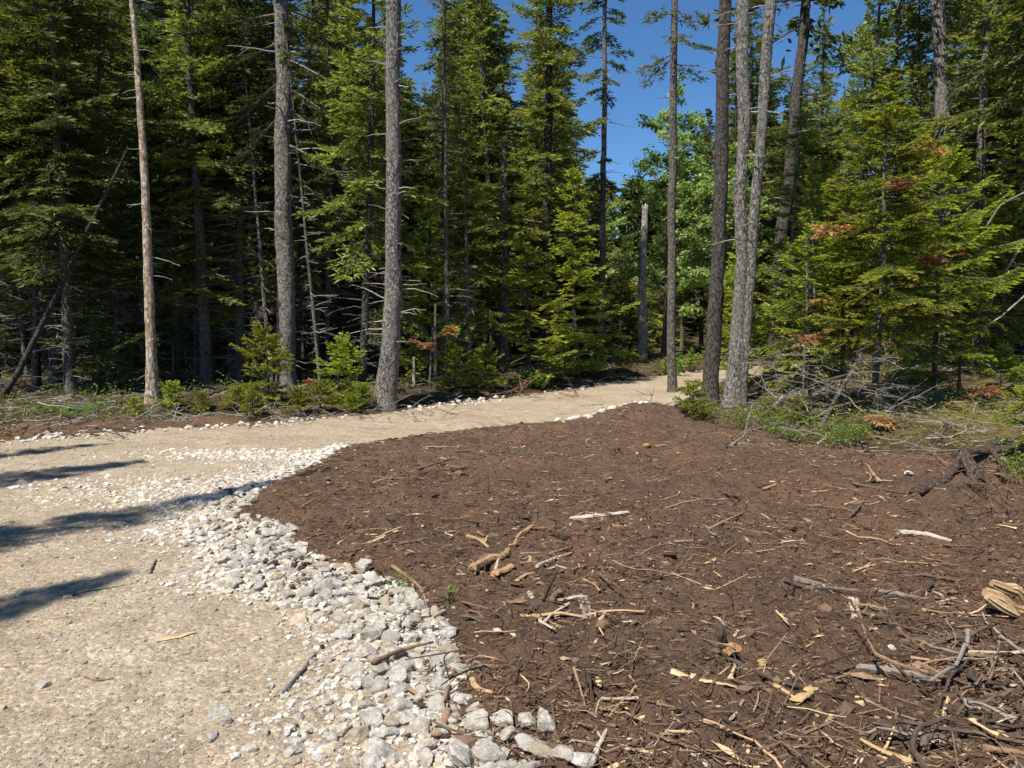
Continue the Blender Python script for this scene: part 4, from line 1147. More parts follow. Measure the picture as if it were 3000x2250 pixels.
# the far part of the wood, one mass
def far_wood():
    rg = rngf(95); parts = []; tr = []
    for i in range(190):
        D = rg.uniform(46, 66); px = rg.uniform(-500, 3500); x = (px - 1500) / FPX * D
        Hh = min(rg.uniform(12, 17), (1.6 + (980 - skyline(px) - 30) / FPX * D) - rise(D)); z0 = float(rise(D)) - .2
        n = 480
        z = Hh * (.02 + .98 * rg.uniform(size=n) ** 1.1); a = rg.uniform(0, 6.28, n); q = 2.0 * (1.03 - z / Hh) * rg.uniform(.2, 1, n)
        P = np.stack([x + np.cos(a) * q, D + np.sin(a) * q, z0 + z - .2 * q], -1); Dd = norm(np.stack([np.cos(a) + rg.normal(0, .7, n), np.sin(a) + rg.normal(0, .7, n), rg.normal(-.1, .3, n)], -1))
        V, F, T = shoots_mesh(P, Dd, rg.uniform(.5, 1.0, n), rg.uniform(.10, .2, n), np.clip(rg.normal(.4, .25, n), 0, 1), 1)
        parts.append((V, [F], T))
        tr.append(np.stack([np.full(4, x), np.full(4, D), z0 + np.linspace(0, Hh, 4)], -1))
    V, F, T = merge(parts)
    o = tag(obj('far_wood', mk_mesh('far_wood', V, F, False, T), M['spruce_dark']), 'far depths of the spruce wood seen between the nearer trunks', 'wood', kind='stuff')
    V, F = tubes(np.array(tr), np.repeat(np.linspace(.15, .02, 4)[None], len(tr), 0), 5, False)
    tag(obj('trunks', mk_mesh('trunks', V, F), M['bark_dark'], o), kind='stuff')
far_wood()
# spruces standing left of the viewer; their shadows fall across the road
for k, (x, y, s, pr) in enumerate([(-7.4, 1.6, 1.0, 'tall3'), (-6.9, -.5, .85, 'full1'), (-10.6, 5.2, 1.0, 'full2'), (-9.6, 3.2, 1.0, 'full1'), (-7.9, -1.2, .95, 'full2')]):
    place(pr, 'spruce', 'spruce left of the picture whose shadow falls across the road', 'tree', x, y, s, k * 1.3, 'spruces left of the picture shading the road', sxy=[.62, .95, .8, .8, .9][k])

# ------------------------------------------------------------------ undergrowth
def shrub(label, px, py, w, h, seed, n=420, ls=.028, mat='shrub', cat='shrub', name='low_shrub'):
    rg = rngf(seed); g = G(px, py)
    e = thing(name, label, cat, g)
    ns = 26; K = 5; s = np.linspace(0, 1, K)[None, :, None]
    a = rg.uniform(0, 6.28, ns); q = w * rg.uniform(.1, .6, ns)
    b0 = np.stack([np.cos(a) * q * .6, np.sin(a) * q * .6, np.zeros(ns) - .02], -1); tp = np.stack([np.cos(a) * q * 1.3, np.sin(a) * q * 1.3, h * rg.uniform(.55, 1.1, ns)], -1)
    P = b0[:, None] + (tp - b0)[:, None] * s + rg.normal(0, .012, (ns, K, 3)) * s
    V, F = tubes(P, np.repeat(np.linspace(.0035, .0012, K)[None], ns, 0), 3, False)
    tag(obj('stems', mk_mesh('stems', V, F), M['stick_brown'], e), kind='stuff')
    i = rg.integers(ns, size=n); t = rg.uniform(.25, 1.0, n)[:, None]
    c = b0[i] + (tp - b0)[i] * t + rg.normal(0, .028, (n, 3))
    V, F, T = leaves(rg, c, ls, .8, .6)
    tag(obj('leaves', mk_mesh('leaves', V, F, False, T), M[mat], e), kind='stuff')
for k, (px, py, w, h, lab) in enumerate([
    (2065, 1235, .5, .35, 'low green shrub at the foot of the dark trunk'), (2160, 1258, .5, .40, 'low green shrub in front of the thick pale trunk'), (2225, 1268, .5, .42, 'leafy shrub right below the twin trunks'), (2290, 1285, .45, .30, 'small shrub right of the antler-shaped stick'),
    (2440, 1315, .55, .48, 'bright leafy shrub spilling over the edge of the torn soil'), (2490, 1300, .4, .36, 'shrub right behind the bright leafy shrub on the soil edge'), (2350, 1295, .4, .25, 'low shrub between the twin trunks and the bright leafy shrub'), (2985, 1420, .3, .35, 'bright leafed shrub at the right edge above the pit'),
    (1960, 1100, .9, .6, 'yellow-green shrub beyond the road right of the broken trunk'), (1830, 1080, .9, .6, 'yellow-green shrub left of the broken trunk'), (1720, 1095, .9, .55, 'yellow-green shrub by the thin sparse spruce'), (2010, 1085, 1.0, .7, 'green shrub beyond the road bend'), (1560, 1135, .7, .4, 'low shrub at the road edge below the tallest spruce'),
    (1180, 1720, .07, .06, 'tiny green seedling at the left edge of the brown soil'), (1120, 1752, .06, .05, 'tiny green seedling beside the rubble'), (1325, 1755, .05, .05, 'tiny green seedling near the middle of the soil')]):
    tiny = 'tiny' in lab
    shrub(lab, px, py, w, h, 500 + k, 40 if tiny else (650 if py > 1150 else 900), .030 if py > 1150 else .075, 'shrub', 'seedling' if tiny else 'shrub', 'seedling' if tiny else 'low_shrub')
def fern(label, px, py, L, seed):
    rg = rngf(seed); g = G(px, py); e = thing('fern', label, 'fern', g)
    for k in range(6):
        a = k * 1.05 + rg.normal(0, .2); n = 22; s = np.linspace(0.12, 1, n)
        ax = np.stack([np.cos(a) * L * s, np.sin(a) * L * s, L * (.85 * s - .62 * s ** 2)], -1)
        side = np.array([-math.sin(a), math.cos(a), 0])
        P = np.repeat(ax, 2, 0); sg = np.tile([1, -1], n)[:, None]
        wl = np.repeat(.36 * L * np.sin(np.clip(1.08 - s, 0, 1) * 1.5) * 1.0, 2)
        D = norm(sg * side + np.array([math.cos(a), math.sin(a), 0]) * .35 + np.array([0, 0, -.25]))
        V, F, T = shoots_mesh(P, D, wl, np.full(2 * n, L * .022), np.clip(rg.normal(.6, .2, 2 * n), 0, 1), 1)
        V2, F2 = tubes(ax[None], np.linspace(.004, .001, n)[None], 3, False)
        V, F, T = merge([(V, [F], T), (V2, F2, .6)])
        obj('frond', mk_mesh('frond', V, F, False, T), M['fern'], e)
for k, (px, py, L, lab) in enumerate([(95, 1215, .38, 'leftmost fern in the shade at the left edge'), (195, 1212, .48, 'fern second from the left edge'), (265, 1205, .46, 'fern nearest the bleached dead trunk'), (225, 1225, .36, 'low fern in front of the other ferns')]):
    fern(lab, px, py, L, 540 + k)
def undergrowth():
    rg = rngf(97); C0 = []; 
    N = 9000
    D = rg.uniform(9, 36, N); px = rg.uniform(-50, 3050, N); X = (px - 1500) / FPX * D
    s, r = masks(X, D)
    dens = .15 + .85 * (vnoise(X * .6, D * .6, 3) > .5)
    k = (s < -.1) & (r < -.35) & (rg.uniform(size=N) < dens)
    X, D = X[k], D[k]
    Z = height(X, D)
    n = 7
    c = np.stack([np.repeat(X, n), np.repeat(D, n), np.repeat(Z, n)], -1) + rg.normal(0, .09, (len(X) * n, 3)) * [1, 1, 0] + np.abs(rg.normal(0, .13, (len(X) * n, 1))) * [0, 0, 1]
    V, F, T = leaves(rg, c, .055, .8, .6)
    tag(obj('undergrowth', mk_mesh('undergrowth', V, F, False, T), M['spruce']), 'low green undergrowth on the forest floor', 'undergrowth', kind='stuff')
    # twigs and dead branches on the forest floor
    N = 5200; D = rg.uniform(9.5, 32, N); px = rg.uniform(-50, 3050, N); X = (px - 1500) / FPX * D
    s, r = masks(X, D); k = (s < -.05) & (r < -.25); X, D = X[k], D[k]
    V, F = scatter_twigs(rg, X, D, .45, .006, 3, 4, .05, .5, .25)
    tag(obj('forest_twigs', mk_mesh('forest_twigs', V, F[:1]), M['dead']), 'fallen grey twigs on the forest floor', 'twigs', kind='stuff')
    # grey brushwood by the fir clump
undergrowth()

# ------------------------------------------------------------------ sticks, roots and split wood on the soil
STK = 0
def stick(label, pts, wpx, mat, cat='stick', name='stick', lift=.3, taper=.5, ends=None, seed=None, rough=.12, group=None, sides=8, flatten=1.0):
    """pts: photo points; a point (px,py,h) is lifted h metres above the ground"""
    global STK; STK += 1
    rg = rngf(seed or 700 + STK)
    W = []
    D0 = None
    for p in pts:
        if len(p) == 3 and D0 is not None:
            q = at(p[0], p[1], D0 + p[2]); W.append(q)
        else:
            g = G(p[0], p[1]); W.append(g); D0 = g[1]
    W = np.array(W)
    Dm = W[:, 1].mean()
    r = wpx / FPX * math.hypot(Dm, 1.6) / 2
    d = np.concatenate([[0], np.cumsum(np.linalg.norm(np.diff(W, axis=0), axis=1))])
    K = max(8, int(d[-1] / .03)); K = min(K, 40)
    s = np.linspace(0, d[-1], K)
    P = np.stack([np.interp(s, d, W[:, k]) for k in range(3)], -1)
    for k in range(3):
        e = np.pad(P[:, k], 2, mode='reflect', reflect_type='odd'); P[:, k] = np.convolve(e, np.ones(5) / 5, 'valid')
    P[:, :2] += rg.normal(0, r * .12, (K, 2)); P[:, 2] += r * lift + rg.normal(0, r * .1, K)
    rad = r * np.linspace(1.05, taper, K) * (1 + rg.normal(0, rough * .5, K))
    c = P[0].copy()
    V, F = tubes((P - c)[None], rad[None], sides, True)
    V = V + rg.normal(0, r * rough * .5, V.shape)
    if flatten != 1.0:
        pc = np.repeat(P - c, sides, 0); V[:, 2] = pc[:, 2] + (V[:, 2] - pc[:, 2]) * flatten
    V[-sides:] += norm(P[-1:] - P[-2:-1]) * rg.uniform(-.6, 1.0, (sides, 1)) * r
    V[:sides] -= norm(P[1:2] - P[0:1]) * rg.uniform(-.6, .9, (sides, 1)) * r
    return tag(obj(name, mk_mesh(name, V, F, True if mat in ('stick_dark', 'stick_brown') else False), M[mat], None, c), label, cat, group)

S_ = stick
S_('thick bent tan branch in the middle of the soil', [(1383, 1682), (1430, 1660), (1474, 1641), (1509, 1603), (1522, 1572), (1558, 1552)], 22, 'stick_tan', 'branch', 'branch', .7)
S_('thin stick crossing over the bent tan branch', [(1400, 1572), (1476, 1627, -.02), (1528, 1662)], 9, 'stick_brown', lift=2.0)
S_('split orange chunk of wood below the bent tan branch', [(1450, 1690), (1480, 1676), (1503, 1664)], 26, 'orange', 'wood chunk', 'wood_chunk', .5, .8, flatten=.6)
S_('white barkless stick in the middle of the soil', [(1574, 1664), (1625, 1640), (1674, 1626)], 10, 'stick_pale', lift=.9)
S_('brown stick just above the white barkless stick', [(1609, 1640), (1645, 1620), (1677, 1608)], 10, 'stick_brown', lift=.9)
S_('dark stick standing upright out of the soil in the middle', [(1590, 1766), (1612, 1715, -.05), (1636, 1666, -.1)], 10, 'stick_dark')
S_('thick dark reddish branch below the upright stick', [(1544, 1808), (1620, 1758), (1663, 1732)], 15, 'stick_dark', 'branch', 'branch', .8)
S_('second dark branch lying beside the thick reddish one', [(1530, 1800), (1590, 1765), (1610, 1748)], 9, 'stick_dark', 'branch', 'branch', .8)
S_('long thin brown stick reaching left from the dark branches', [(1354, 1777), (1430, 1791), (1533, 1806)], 7, 'stick_brown', lift=1.2)
S_('short pale stick below the dark branches', [(1593, 1829), (1625, 1812), (1658, 1792)], 9, 'stick_pale', lift=.6)
S_('flat grey split board right of the dark branches', [(1701, 1755), (1706, 1785), (1715, 1818)], 15, 'stick_grey', 'board', 'split_board', .4, .8, flatten=.45)
S_('second flat grey split board lying against the first', [(1718, 1758), (1726, 1790), (1732, 1815)], 12, 'stick_grey', 'board', 'split_board', .4, .8, flatten=.45)
S_('splintered pale log lying across the upper middle of the soil', [(1677, 1526), (1760, 1518), (1842, 1510)], 17, 'stick_pale', 'log', 'log', .4, .6)
S_('stick with a pale broken end in the upper left of the soil', [(1146, 1406), (1230, 1378), (1318, 1348)], 11, 'stick_brown', 'branch', 'branch', .6)
S_('long thin root above the middle of the soil', [(1150, 1402), (1260, 1384), (1400, 1373)], 5, 'stick_dark', 'root', 'root')
S_('thin curved root near the far road edge', [(1331, 1326), (1400, 1321), (1491, 1320)], 6, 'stick_dark', 'root', 'root')
S_('broken branch with a pale end at the left edge of the soil', [(1150, 1672), (1205, 1708), (1235, 1735), (1249, 1772)], 13, 'stick_brown', 'branch', 'branch', .7)
S_('brown branch lying over the rubble stones', [(1093, 1985), (1172, 1941), (1265, 1914)], 14, 'stick_brown', 'branch', 'branch', 4.5)
S_('curved dark root in the lower middle of the soil', [(1736, 1948), (1776, 1914), (1820, 1914), (1849, 1924)], 10, 'stick_dark', 'root', 'root', .8)
S_('crooked dark root hanging below the curved one', [(1845, 1906), (1856, 1948), (1848, 2004)], 11, 'stick_dark', 'root', 'root', .8)
S_('straight stick in the lower middle, left of its pair', [(1680, 1962), (1700, 2025), (1719, 2093)], 8, 'stick_brown', lift=1.2)
S_('short stick right beside the straight lower one', [(1729, 2006), (1733, 2090)], 7, 'stick_dark', lift=1.2)
S_('dark stick near the big bottom stones', [(1815, 2166), (1845, 2120), (1877, 2082)], 9, 'stick_dark', lift=.9)
S_('short stub with a white broken face at the bottom', [(1746, 2220), (1773, 2164)], 16, 'stick_pale', 'stick', 'stick', 1.0)
S_('forked dark branch at the bottom centre', [(1905, 2250), (1930, 2190), (1955, 2150), (2005, 2142), (2024, 2120)], 10, 'stick_dark', 'branch', 'branch', .9)
S_('upper prong of the forked branch at the bottom centre', [(2022, 2146), (2004, 2105), (1994, 2070)], 8, 'stick_dark', 'branch', 'branch', .9)
S_('grey stick left of the forked branch', [(1870, 2235), (1895, 2190), (1945, 2160)], 8, 'stick_grey', lift=1.1)
S_('short bar-shaped stick above the forked branch', [(1922, 2080), (1990, 2084)], 9, 'stick_brown', lift=.7)
S_('short dark stick right of the bar-shaped one', [(1961, 2032), (2061, 2044)], 9, 'stick_dark', lift=.7)
S_('long yellowish splinter in the lower soil', [(2054, 2000), (2100, 2012), (2155, 2016)], 15, 'yellow', 'splinter', 'splinter', .4, .5, flatten=.5)
S_('dark straight stick at the right middle', [(2589, 1838), (2660, 1782), (2729, 1724)], 15, 'stick_dark', lift=.9, taper=.8)
S_('pale yellowish log lying on the right of the soil', [(2636, 1568), (2709, 1572), (2782, 1590)], 18, 'stick_pale', 'log', 'log', .5, .7)
S_('half-buried pale grey log under the dark straight stick', [(2560, 1740), (2640, 1748), (2718, 1762)], 15, 'stick_grey', 'log', 'log', .1, .7)
S_('broad grey half-buried log right of centre', [(2325, 1697), (2370, 1712), (2420, 1728)], 24, 'stick_grey', 'log', 'log', .0, .6)
S_('thin grey stick continuing right of the half-buried log', [(2377, 1733), (2440, 1735), (2512, 1733)], 10, 'stick_grey', lift=.5)
S_('dark branch lying in front of the half-buried log', [(2298, 1714), (2377, 1736), (2453, 1762)], 11, 'stick_dark', 'branch', 'branch', .9)
S_('thin upright stick by the half-buried log', [(2324, 1748), (2318, 1700, -.02), (2314, 1662, -.04)], 7, 'stick_dark')
S_('short pale split billet right of centre', [(2494, 1762), (2503, 1815)], 18, 'stick_pale', 'wood chunk', 'wood_chunk', .5, .8, flatten=.6)
S_('second narrow billet beside the pale split one', [(2510, 1766), (2515, 1808)], 10, 'stick_pale', 'wood chunk', 'wood_chunk', .5, .8, flatten=.6)
S_('pale splinter standing up at the upper right', [(2572, 1416), (2556, 1392, -.02), (2540, 1364, -.04)], 14, 'stick_tan', 'splinter', 'splinter')
S_('long dark stick below the standing splinter', [(2497, 1420), (2570, 1436), (2650, 1453)], 10, 'stick_dark', lift=.8)
S_('bent dark stick in the upper right of the soil', [(2487, 1522), (2520, 1490), (2536, 1462)], 9, 'stick_dark', lift=.9)
S_('stick with a pale tip in the upper centre right', [(2076, 1556), (2120, 1536), (2174, 1508)], 10, 'stick_brown', lift=.8)
S_('short brown stick near the far soil edge', [(2235, 1437), (2298, 1416)], 9, 'stick_brown', lift=.7)
S_('antler-shaped pale branch leaning up at the far soil edge', [(2142, 1312), (2160, 1296), (2178, 1284), (2186, 1262, .08), (2188, 1240, .12), (2198, 1212, .16), (2206, 1184, .2)], 10, 'stick_grey', 'branch', 'branch', .6, .35, rough=.35)
S_('short side prong at the foot of the antler-shaped branch', [(2150, 1308), (2176, 1302), (2200, 1306)], 8, 'stick_grey', 'branch', 'branch', .6, .4, rough=.35)
S_('fresh yellow split plank at the lower right', [(2330, 2078), (2352, 2052), (2378, 2026)], 30, 'yellow', 'wood chunk', 'wood_chunk', .4, .9, flatten=.35)
S_('yellow splinter lying left of the split plank', [(2271, 2018), (2305, 2036), (2338, 2058)], 15, 'yellow', 'splinter', 'splinter', .4, .5, flatten=.5)
S_('yellow sliver at the bottom right', [(2573, 2226), (2598, 2190), (2619, 2158)], 11, 'yellow', 'splinter', 'splinter', .5, .4, flatten=.5)
S_('broken yellow chunk at the bottom below the sliver', [(2570, 2222), (2600, 2232), (2650, 2240)], 15, 'yellow', 'wood chunk', 'wood_chunk', .3, .6, flatten=.5)
S_('branch with a pale end running down from the dark straight stick', [(2609, 1802), (2630, 1845), (2656, 1880), (2710, 1918)], 14, 'stick_brown', 'branch', 'branch', .8)
S_('thin dark branch above the half-buried logs on the right', [(2695, 1688), (2750, 1706), (2818, 1714)], 10, 'stick_dark', 'branch', 'branch', .8)
S_('wavy root below the pale split billet', [(2516, 1802), (2528, 1850), (2540, 1885), (2558, 1904)], 10, 'stick_brown', 'root', 'root', .8)
S_('dark stick in the lower right centre', [(2231, 1860), (2300, 1890), (2372, 1928)], 8, 'stick_dark', lift=.8)
S_('long dark branch crossing the lower right of the soil', [(2132, 1934), (2271, 2000), (2404, 2034), (2478, 2058)], 14, 'stick_dark', 'branch', 'branch', .6, .8)
S_('thin curved stick in the lower right', [(2596, 1935), (2580, 2000), (2575, 2066)], 9, 'stick_brown', lift=1.2)
S_('long half-buried dark log at the right', [(2516, 1958), (2630, 1970), (2742, 1994)], 20, 'stick_grey', 'log', 'log', .1, .8)
S_('pale forked stick at the bottom right', [(2682, 2198), (2725, 2165), (2770, 2138)], 12, 'stick_grey', lift=.9)
S_('shorter prong beside the pale forked stick', [(2705, 2212), (2735, 2176)], 10, 'stick_grey', lift=.9)
S_('short thick stick at the bottom edge', [(2192, 2248), (2178, 2215), (2165, 2186)], 12, 'stick_dark', lift=.9)
S_('thick dark stick at the bottom right corner', [(2880, 2206), (2940, 2214), (3010, 2226)], 18, 'stick_brown', lift=.9, taper=.8)
S_('thin straight stick right of centre', [(2744, 1880), (2740, 1972)], 8, 'stick_brown', lift=.9)
S_('dark bark slab lying between the rubble and the soil', [(1280, 2172), (1302, 2122), (1326, 2078)], 28, 'stick_brown', 'bark', 'bark_slab', .9, .7, flatten=.5)
S_('grey branch lying over the lower rubble', [(822, 2050), (882, 1980), (922, 1926)], 17, 'stick_grey', 'branch', 'branch', 1.0)
S_('thin branch in the rubble, its tip broken yellow', [(1199, 2038), (1235, 2062), (1268, 2072)], 12, 'stick_brown', lift=2.0)
S_('crooked grey branch on the gravel near the bottom', [(1000, 2165), (1030, 2130), (1090, 2105)], 10, 'stick_grey', 'branch', 'branch', 1.0)
S_('short grey stick standing on the gravel road', [(436, 1682), (446, 1662), (456, 1645)], 12, 'stick_grey', lift=.9)
S_('thin flat plank fragment on the gravel road', [(462, 1884), (515, 1876), (565, 1862)], 20, 'stick_tan', 'board', 'board', .3, .8, flatten=.2)
S_('thin wandering root on the gravel road', [(190, 1758), (230, 1738), (330, 1722), (390, 1712)], 4, 'stick_dark', 'root', 'root')
S_('two-pronged dark stick at the tip of the soil', [(690, 1480), (725, 1478), (760, 1474)], 7, 'stick_dark', lift=1.2)
S_('dark stick in front of the two-pronged one', [(705, 1468), (740, 1474), (790, 1480)], 7, 'stick_dark', lift=1.2)
S_('small brown bark strip on the gravel near the left', [(250, 1990), (290, 2000), (330, 1990)], 10, 'stick_brown', 'bark', 'bark_strip', .3, .6, flatten=.4)

# the torn-up root with thick arms at the right
def root_mass():
    g = G(2821, 1395)
    e = thing('uprooted_root', 'thick forked root torn out of the ground at the right', 'root', g)
    arms = [([(2676, 1450, 0), (2720, 1432, .02), (2762, 1415, .05), (2795, 1375, .1), (2818, 1330, .1)], 22, 'arm reaching left'),
            ([(2862, 1408, 0), (2848, 1375, .0), (2832, 1345, .05), (2821, 1325, .1)], 30, None), ([(2818, 1326, .1), (2850, 1316, .1), (2890, 1322, .1), (2930, 1318, .15), (2976, 1304, .2)], 20, None),
            ([(2850, 1350, .2), (2885, 1330, .2), (2915, 1295, .3)], 20, None), ([(2905, 1318, .0), (2925, 1345, -.1), (2940, 1368, -.15)], 10, None)]
    for pts, wd, lab in arms:
        W = []
        for a, b, c in pts:
            q = at(a, b, g[1] + c)
            if q[2] < H1(q[0], q[1]) + .01: q = G(a, b) + [0, 0, .01]
            W.append(q)
        W = np.array(W) - g
        r = wd / FPX * g[1] / 2 * 1.25
        obj('root_arm', trunk_mesh('root_arm', W, np.linspace(r * 1.15, r * .75, len(W)), 14, 50, .16, 0, wd + len(W)), M['root_bark'], e)
root_mass()
def driftwood():
    g = G(2960, 1795)
    e = thing('split_log', 'weathered hollow split log with curled grain at the right edge', 'log', g)
    rg = rngf(5)
    for j, (pts, wd) in enumerate([([(2885, 1735), (2925, 1752), (2970, 1788), (3010, 1800)], 34), ([(2905, 1708), (2940, 1722), (2975, 1735), (2992, 1762)], 26), ([(2940, 1718), (2975, 1722), (3005, 1745)], 20), ([(2890, 1748), (2930, 1775), (2980, 1802)], 22)]):
        W = np.array([at(a, b, g[1] + .12 * (j in (1, 2)) - .05 * (j == 3)) for a, b in pts]) - g
        W[:, 2] = np.maximum(W[:, 2], .0)
        d = np.concatenate([[0], np.cumsum(np.linalg.norm(np.diff(W, axis=0), axis=1))]); s = np.linspace(0, d[-1], 26)
        P = np.stack([np.interp(s, d, W[:, k]) for k in range(3)], -1); r = wd / FPX * g[1] / 2
        V, F = tubes(P[None], (r * (.5 + .6 * np.sin(np.linspace(.5, 2.9, 26))))[None], 14, True)
        a = np.tile(np.arange(14), 26); k = (1 + .16 * np.where(a % 2 == 0, 1, -1)); c = np.repeat(P, 14, 0)
        V = c + (V - c) * k[:, None]
        obj('split_piece', mk_mesh('split_piece', V, F, False), M['stick_tan'], e)
driftwood()
def chunk(label, px, py, w, h, mat, seed, name='rotten_stump', cat='stump'):
    rg = rngf(seed); g = G(px, py)
    V, F = rock(rg, ICO2, 10, .09)
    s = w / FPX * math.hypot(g[1], 1.6) / 2
    V = V * [s, s, 1]; V[:, 2] *= h / FPX * g[1] / 2 / np.abs(V[:, 2]).max()
    c = g + [0, 0, h / FPX * g[1] * .3]
    return tag(obj(name, mk_mesh(name, V, F), M[mat], None, c), label, cat)
chunk('small dark upturned stump in the middle of the soil', 1650, 1580, 46, 44, 'stick_dark', 81)
chunk('short dark stump piece in the lower middle of the soil', 2108, 1882, 40, 60, 'stick_dark', 82)
chunk('crumbled orange rotten wood beside the dark stump piece', 2140, 1925, 62, 44, 'orange', 83, 'rotten_wood', 'wood chunk')
chunk('small dark stump with orange top right of the dark branches', 1765, 1845, 40, 36, 'stick_brown', 84)
chunk('pale stone lying on the upper right of the soil', 2660, 1392, 30, 18, 'stone', 85, 'stone', 'stone')
chunk('pale quartz pebble in the right middle of the soil', 2612, 1905, 22, 18, 'stone', 86, 'stone', 'stone')
chunk('orange chip of wood near the far soil edge', 1895, 1312, 34, 18, 'orange', 87, 'wood_chunk', 'wood chunk')

# nameless sticks and slivers that nothing tells apart
def more_sticks():
    rg = rngf(131)
    def some(n, name, label, cat, group, Lm, Rm, mats, pw, flatten, K, curve, box=None):
        c = 0
        while c < n:
            D = 2.5 + rg.uniform() ** pw * 11; x = rg.uniform(-.45, .68) * D
            if box:
                px, py = rg.uniform(box[0], box[1]), rg.uniform(box[2], box[3]); q = flat(px, py, .1); x, D = q
            s, r = masks(np.array([x]), np.array([D]))
            if s[0] < .06: continue
            V, F = scatter_twigs(rg, np.array([x]), np.array([D]), Lm, Rm, 6, K, .018, curve, .16)
            o = np.array([x, D, H1(x, D)]); V = V - o
            if flatten != 1: V[:, 2] = V[:, 2] * flatten
            V[:6] += rg.normal(0, Rm * .6, (6, 3)); V[-6:] += rg.normal(0, Rm * .6, (6, 3))
            tag(obj(name, mk_mesh(name, V, F, False), M[mats[rg.integers(len(mats))]], None, o), label, cat, group); c += 1
    some(95, 'loose_stick', 'loose thin stick lying somewhere among the litter on the brown soil', 'stick', 'loose sticks on the soil', .30, .0062, ['stick_dark', 'stick_dark', 'stick_dark', 'stick_brown', 'stick_brown', 'stick_grey', 'stick_tan'], 1.25, 1, 8, .4)
    some(110, 'pale_sliver', 'pale sliver of split wood among the litter on the brown soil', 'splinter', 'pale slivers on the soil', .075, .0060, ['yellow', 'stick_tan', 'stick_pale', 'stick_tan'], 1.3, .6, 5, .15)
    some(40, 'split_sliver', 'torn pale strip of wood on the right half of the brown soil', 'splinter', 'torn pale strips on the soil', .12, .0065, ['yellow', 'stick_tan', 'stick_tan', 'stick_pale'], 1.3, .6, 5, .12, (1750, 3000, 1600, 2250))
    some(34, 'broken_piece', 'broken bit of wood in the cluster round the bent tan branch', 'stick', 'broken wood in the middle of the soil', .16, .0085, ['stick_tan', 'stick_brown', 'orange', 'stick_dark', 'stick_pale'], 1, .8, 6, .3, (1380, 1760, 1540, 1860))
    some(60, 'tangled_root', 'thin dark root in the tangle at the lower right corner', 'root', 'tangled roots at the lower right', .5, .0055, ['stick_dark', 'stick_brown', 'stick_grey'], 1, 1, 10, 1.2, (2700, 3050, 1850, 2260))
more_sticks()

# ------------------------------------------------------------------ brushwood: tangles of bare branches
def brush(label, px, py, w, h, n, seed, *a_, **k_):
    return brush_(label, px, py, w, h, n, seed, *a_, **k_)
def brush_(label, px, py, w, h, n, seed, Lr=(.4, 1.4), thick=.008, mat='dead', name='brush_pile', cat='brush', tall=False):
    rg = rngf(seed); g = G(px, py)
    e = thing(name, label, cat, g)
    Wd = w / FPX * g[1]; Hd = h / FPX * g[1]
    for k in range(3):
        V, F = [], []
        ps = []
        for i in range(n // 3):
            c = np.array([rg.uniform(-.5, .5) * Wd, rg.uniform(-.4, .5) * min(Wd, 1.5), 0]); c[2] = H1(g[0] + c[0], g[1] + c[1]) - g[2] + (rg.uniform(0, 1) if tall else abs(rg.normal(0, .4))) * Hd
            v, f = dead_branches(rg, 1, (0, .01), lambda z: 0, Lr, 12, thick, 4, .15)
            m = rotm(rg.uniform(0, 6.28), rg.uniform(-.3, .9)); ps.append((v @ m.T + c, f, None))
        V, F, _ = merge(ps)
        tag(obj('branch_tangle', mk_mesh('branch_tangle', V, F), M[mat], e), kind='stuff')
    return e
brush('grey tangle of bare branches below the bright fir clump', 2440, 1265, 440, 260, 135, 601, (.4, 1.4), .0055, tall=True)
brush('thorny grey brushwood between the twin trunks and the fir clump', 2300, 1250, 160, 120, 36, 602, (.4, 1.1), .0045)
brush('low mat of bare grey twigs in front of the mossy knoll', 2740, 1300, 300, 40, 30, 603, (.3, .8), .004)
brush('heap of brown roots and brush beyond the road', 1835, 1112, 140, 60, 45, 604, (.3, .9), .010, 'stick_brown')
brush('dark sticks poking out of the soil heap at the road edge', 1880, 1232, 240, 40, 26, 605, (.3, .8), .007, 'stick_dark')
brush('litter of broken branches along the far road edge in the centre', 1500, 1160, 420, 18, 60, 606, (.4, 1.3), .010, 'stick_brown')
brush('scattered slash at the foot of the pale trunk with broken branches', 1130, 1222, 420, 14, 45, 607, (.3, 1.0), .009, 'dead')
brush('slash and twigs in front of the thick grey trunk', 720, 1236, 420, 14, 40, 608, (.3, 1.0), .009, 'dead')
brush('dark slash in the ditch at the left edge', 180, 1262, 480, 22, 45, 609, (.4, 1.3), .010, 'stick_dark')
brush('thin roots sticking out above the pit at the right', 2930, 1500, 150, 80, 45, 610, (.2, .7), .005, 'stick_brown')
brush('brown tangle of roots and brush round the forked torn-up root', 2850, 1365, 260, 60, 45, 612, (.3, .9), .006, 'stick_brown')
brush('twigs on the crest between soil and road', 1560, 1262, 320, 22, 22, 611, (.2, .6), .004, 'stick_dark')

def fallen(label, pts, D, wpx, mat, above=0):
    W = np.array([at(a, b, D + c) for a, b, c in pts]); c = W[0].copy(); r = wpx / FPX * D / 2
    rd = np.linspace(r, r * .5, len(W))
    return tag(obj('dead_pole', trunk_mesh('dead_pole', W - c, rd, 10, 60, .08, 0, 9), M[mat], None, c), label, 'dead branch')
fallen('dark dead pole slanting through the brush below the firs', [(2390, 1290, 0), (2440, 1180, .1), (2520, 1050, .2), (2570, 930, .3)], 11.6, 16, 'bark_wood')
fallen('pale dead stick slanting through the brush by the twin trunks', [(2260, 1200, 0), (2300, 1155, .1), (2335, 1120, .2)], 13.0, 12, 'dead')
fallen('grey fallen branch along the edge of the mossy knoll', [(2570, 1285, 0), (2640, 1262, .1), (2720, 1255, .2), (2800, 1262, .3)], 11.8, 12, 'dead')
fallen('second grey fallen branch lower on the knoll edge', [(2620, 1292, 0), (2700, 1278, .1), (2810, 1272, .2)], 11.5, 9, 'dead')
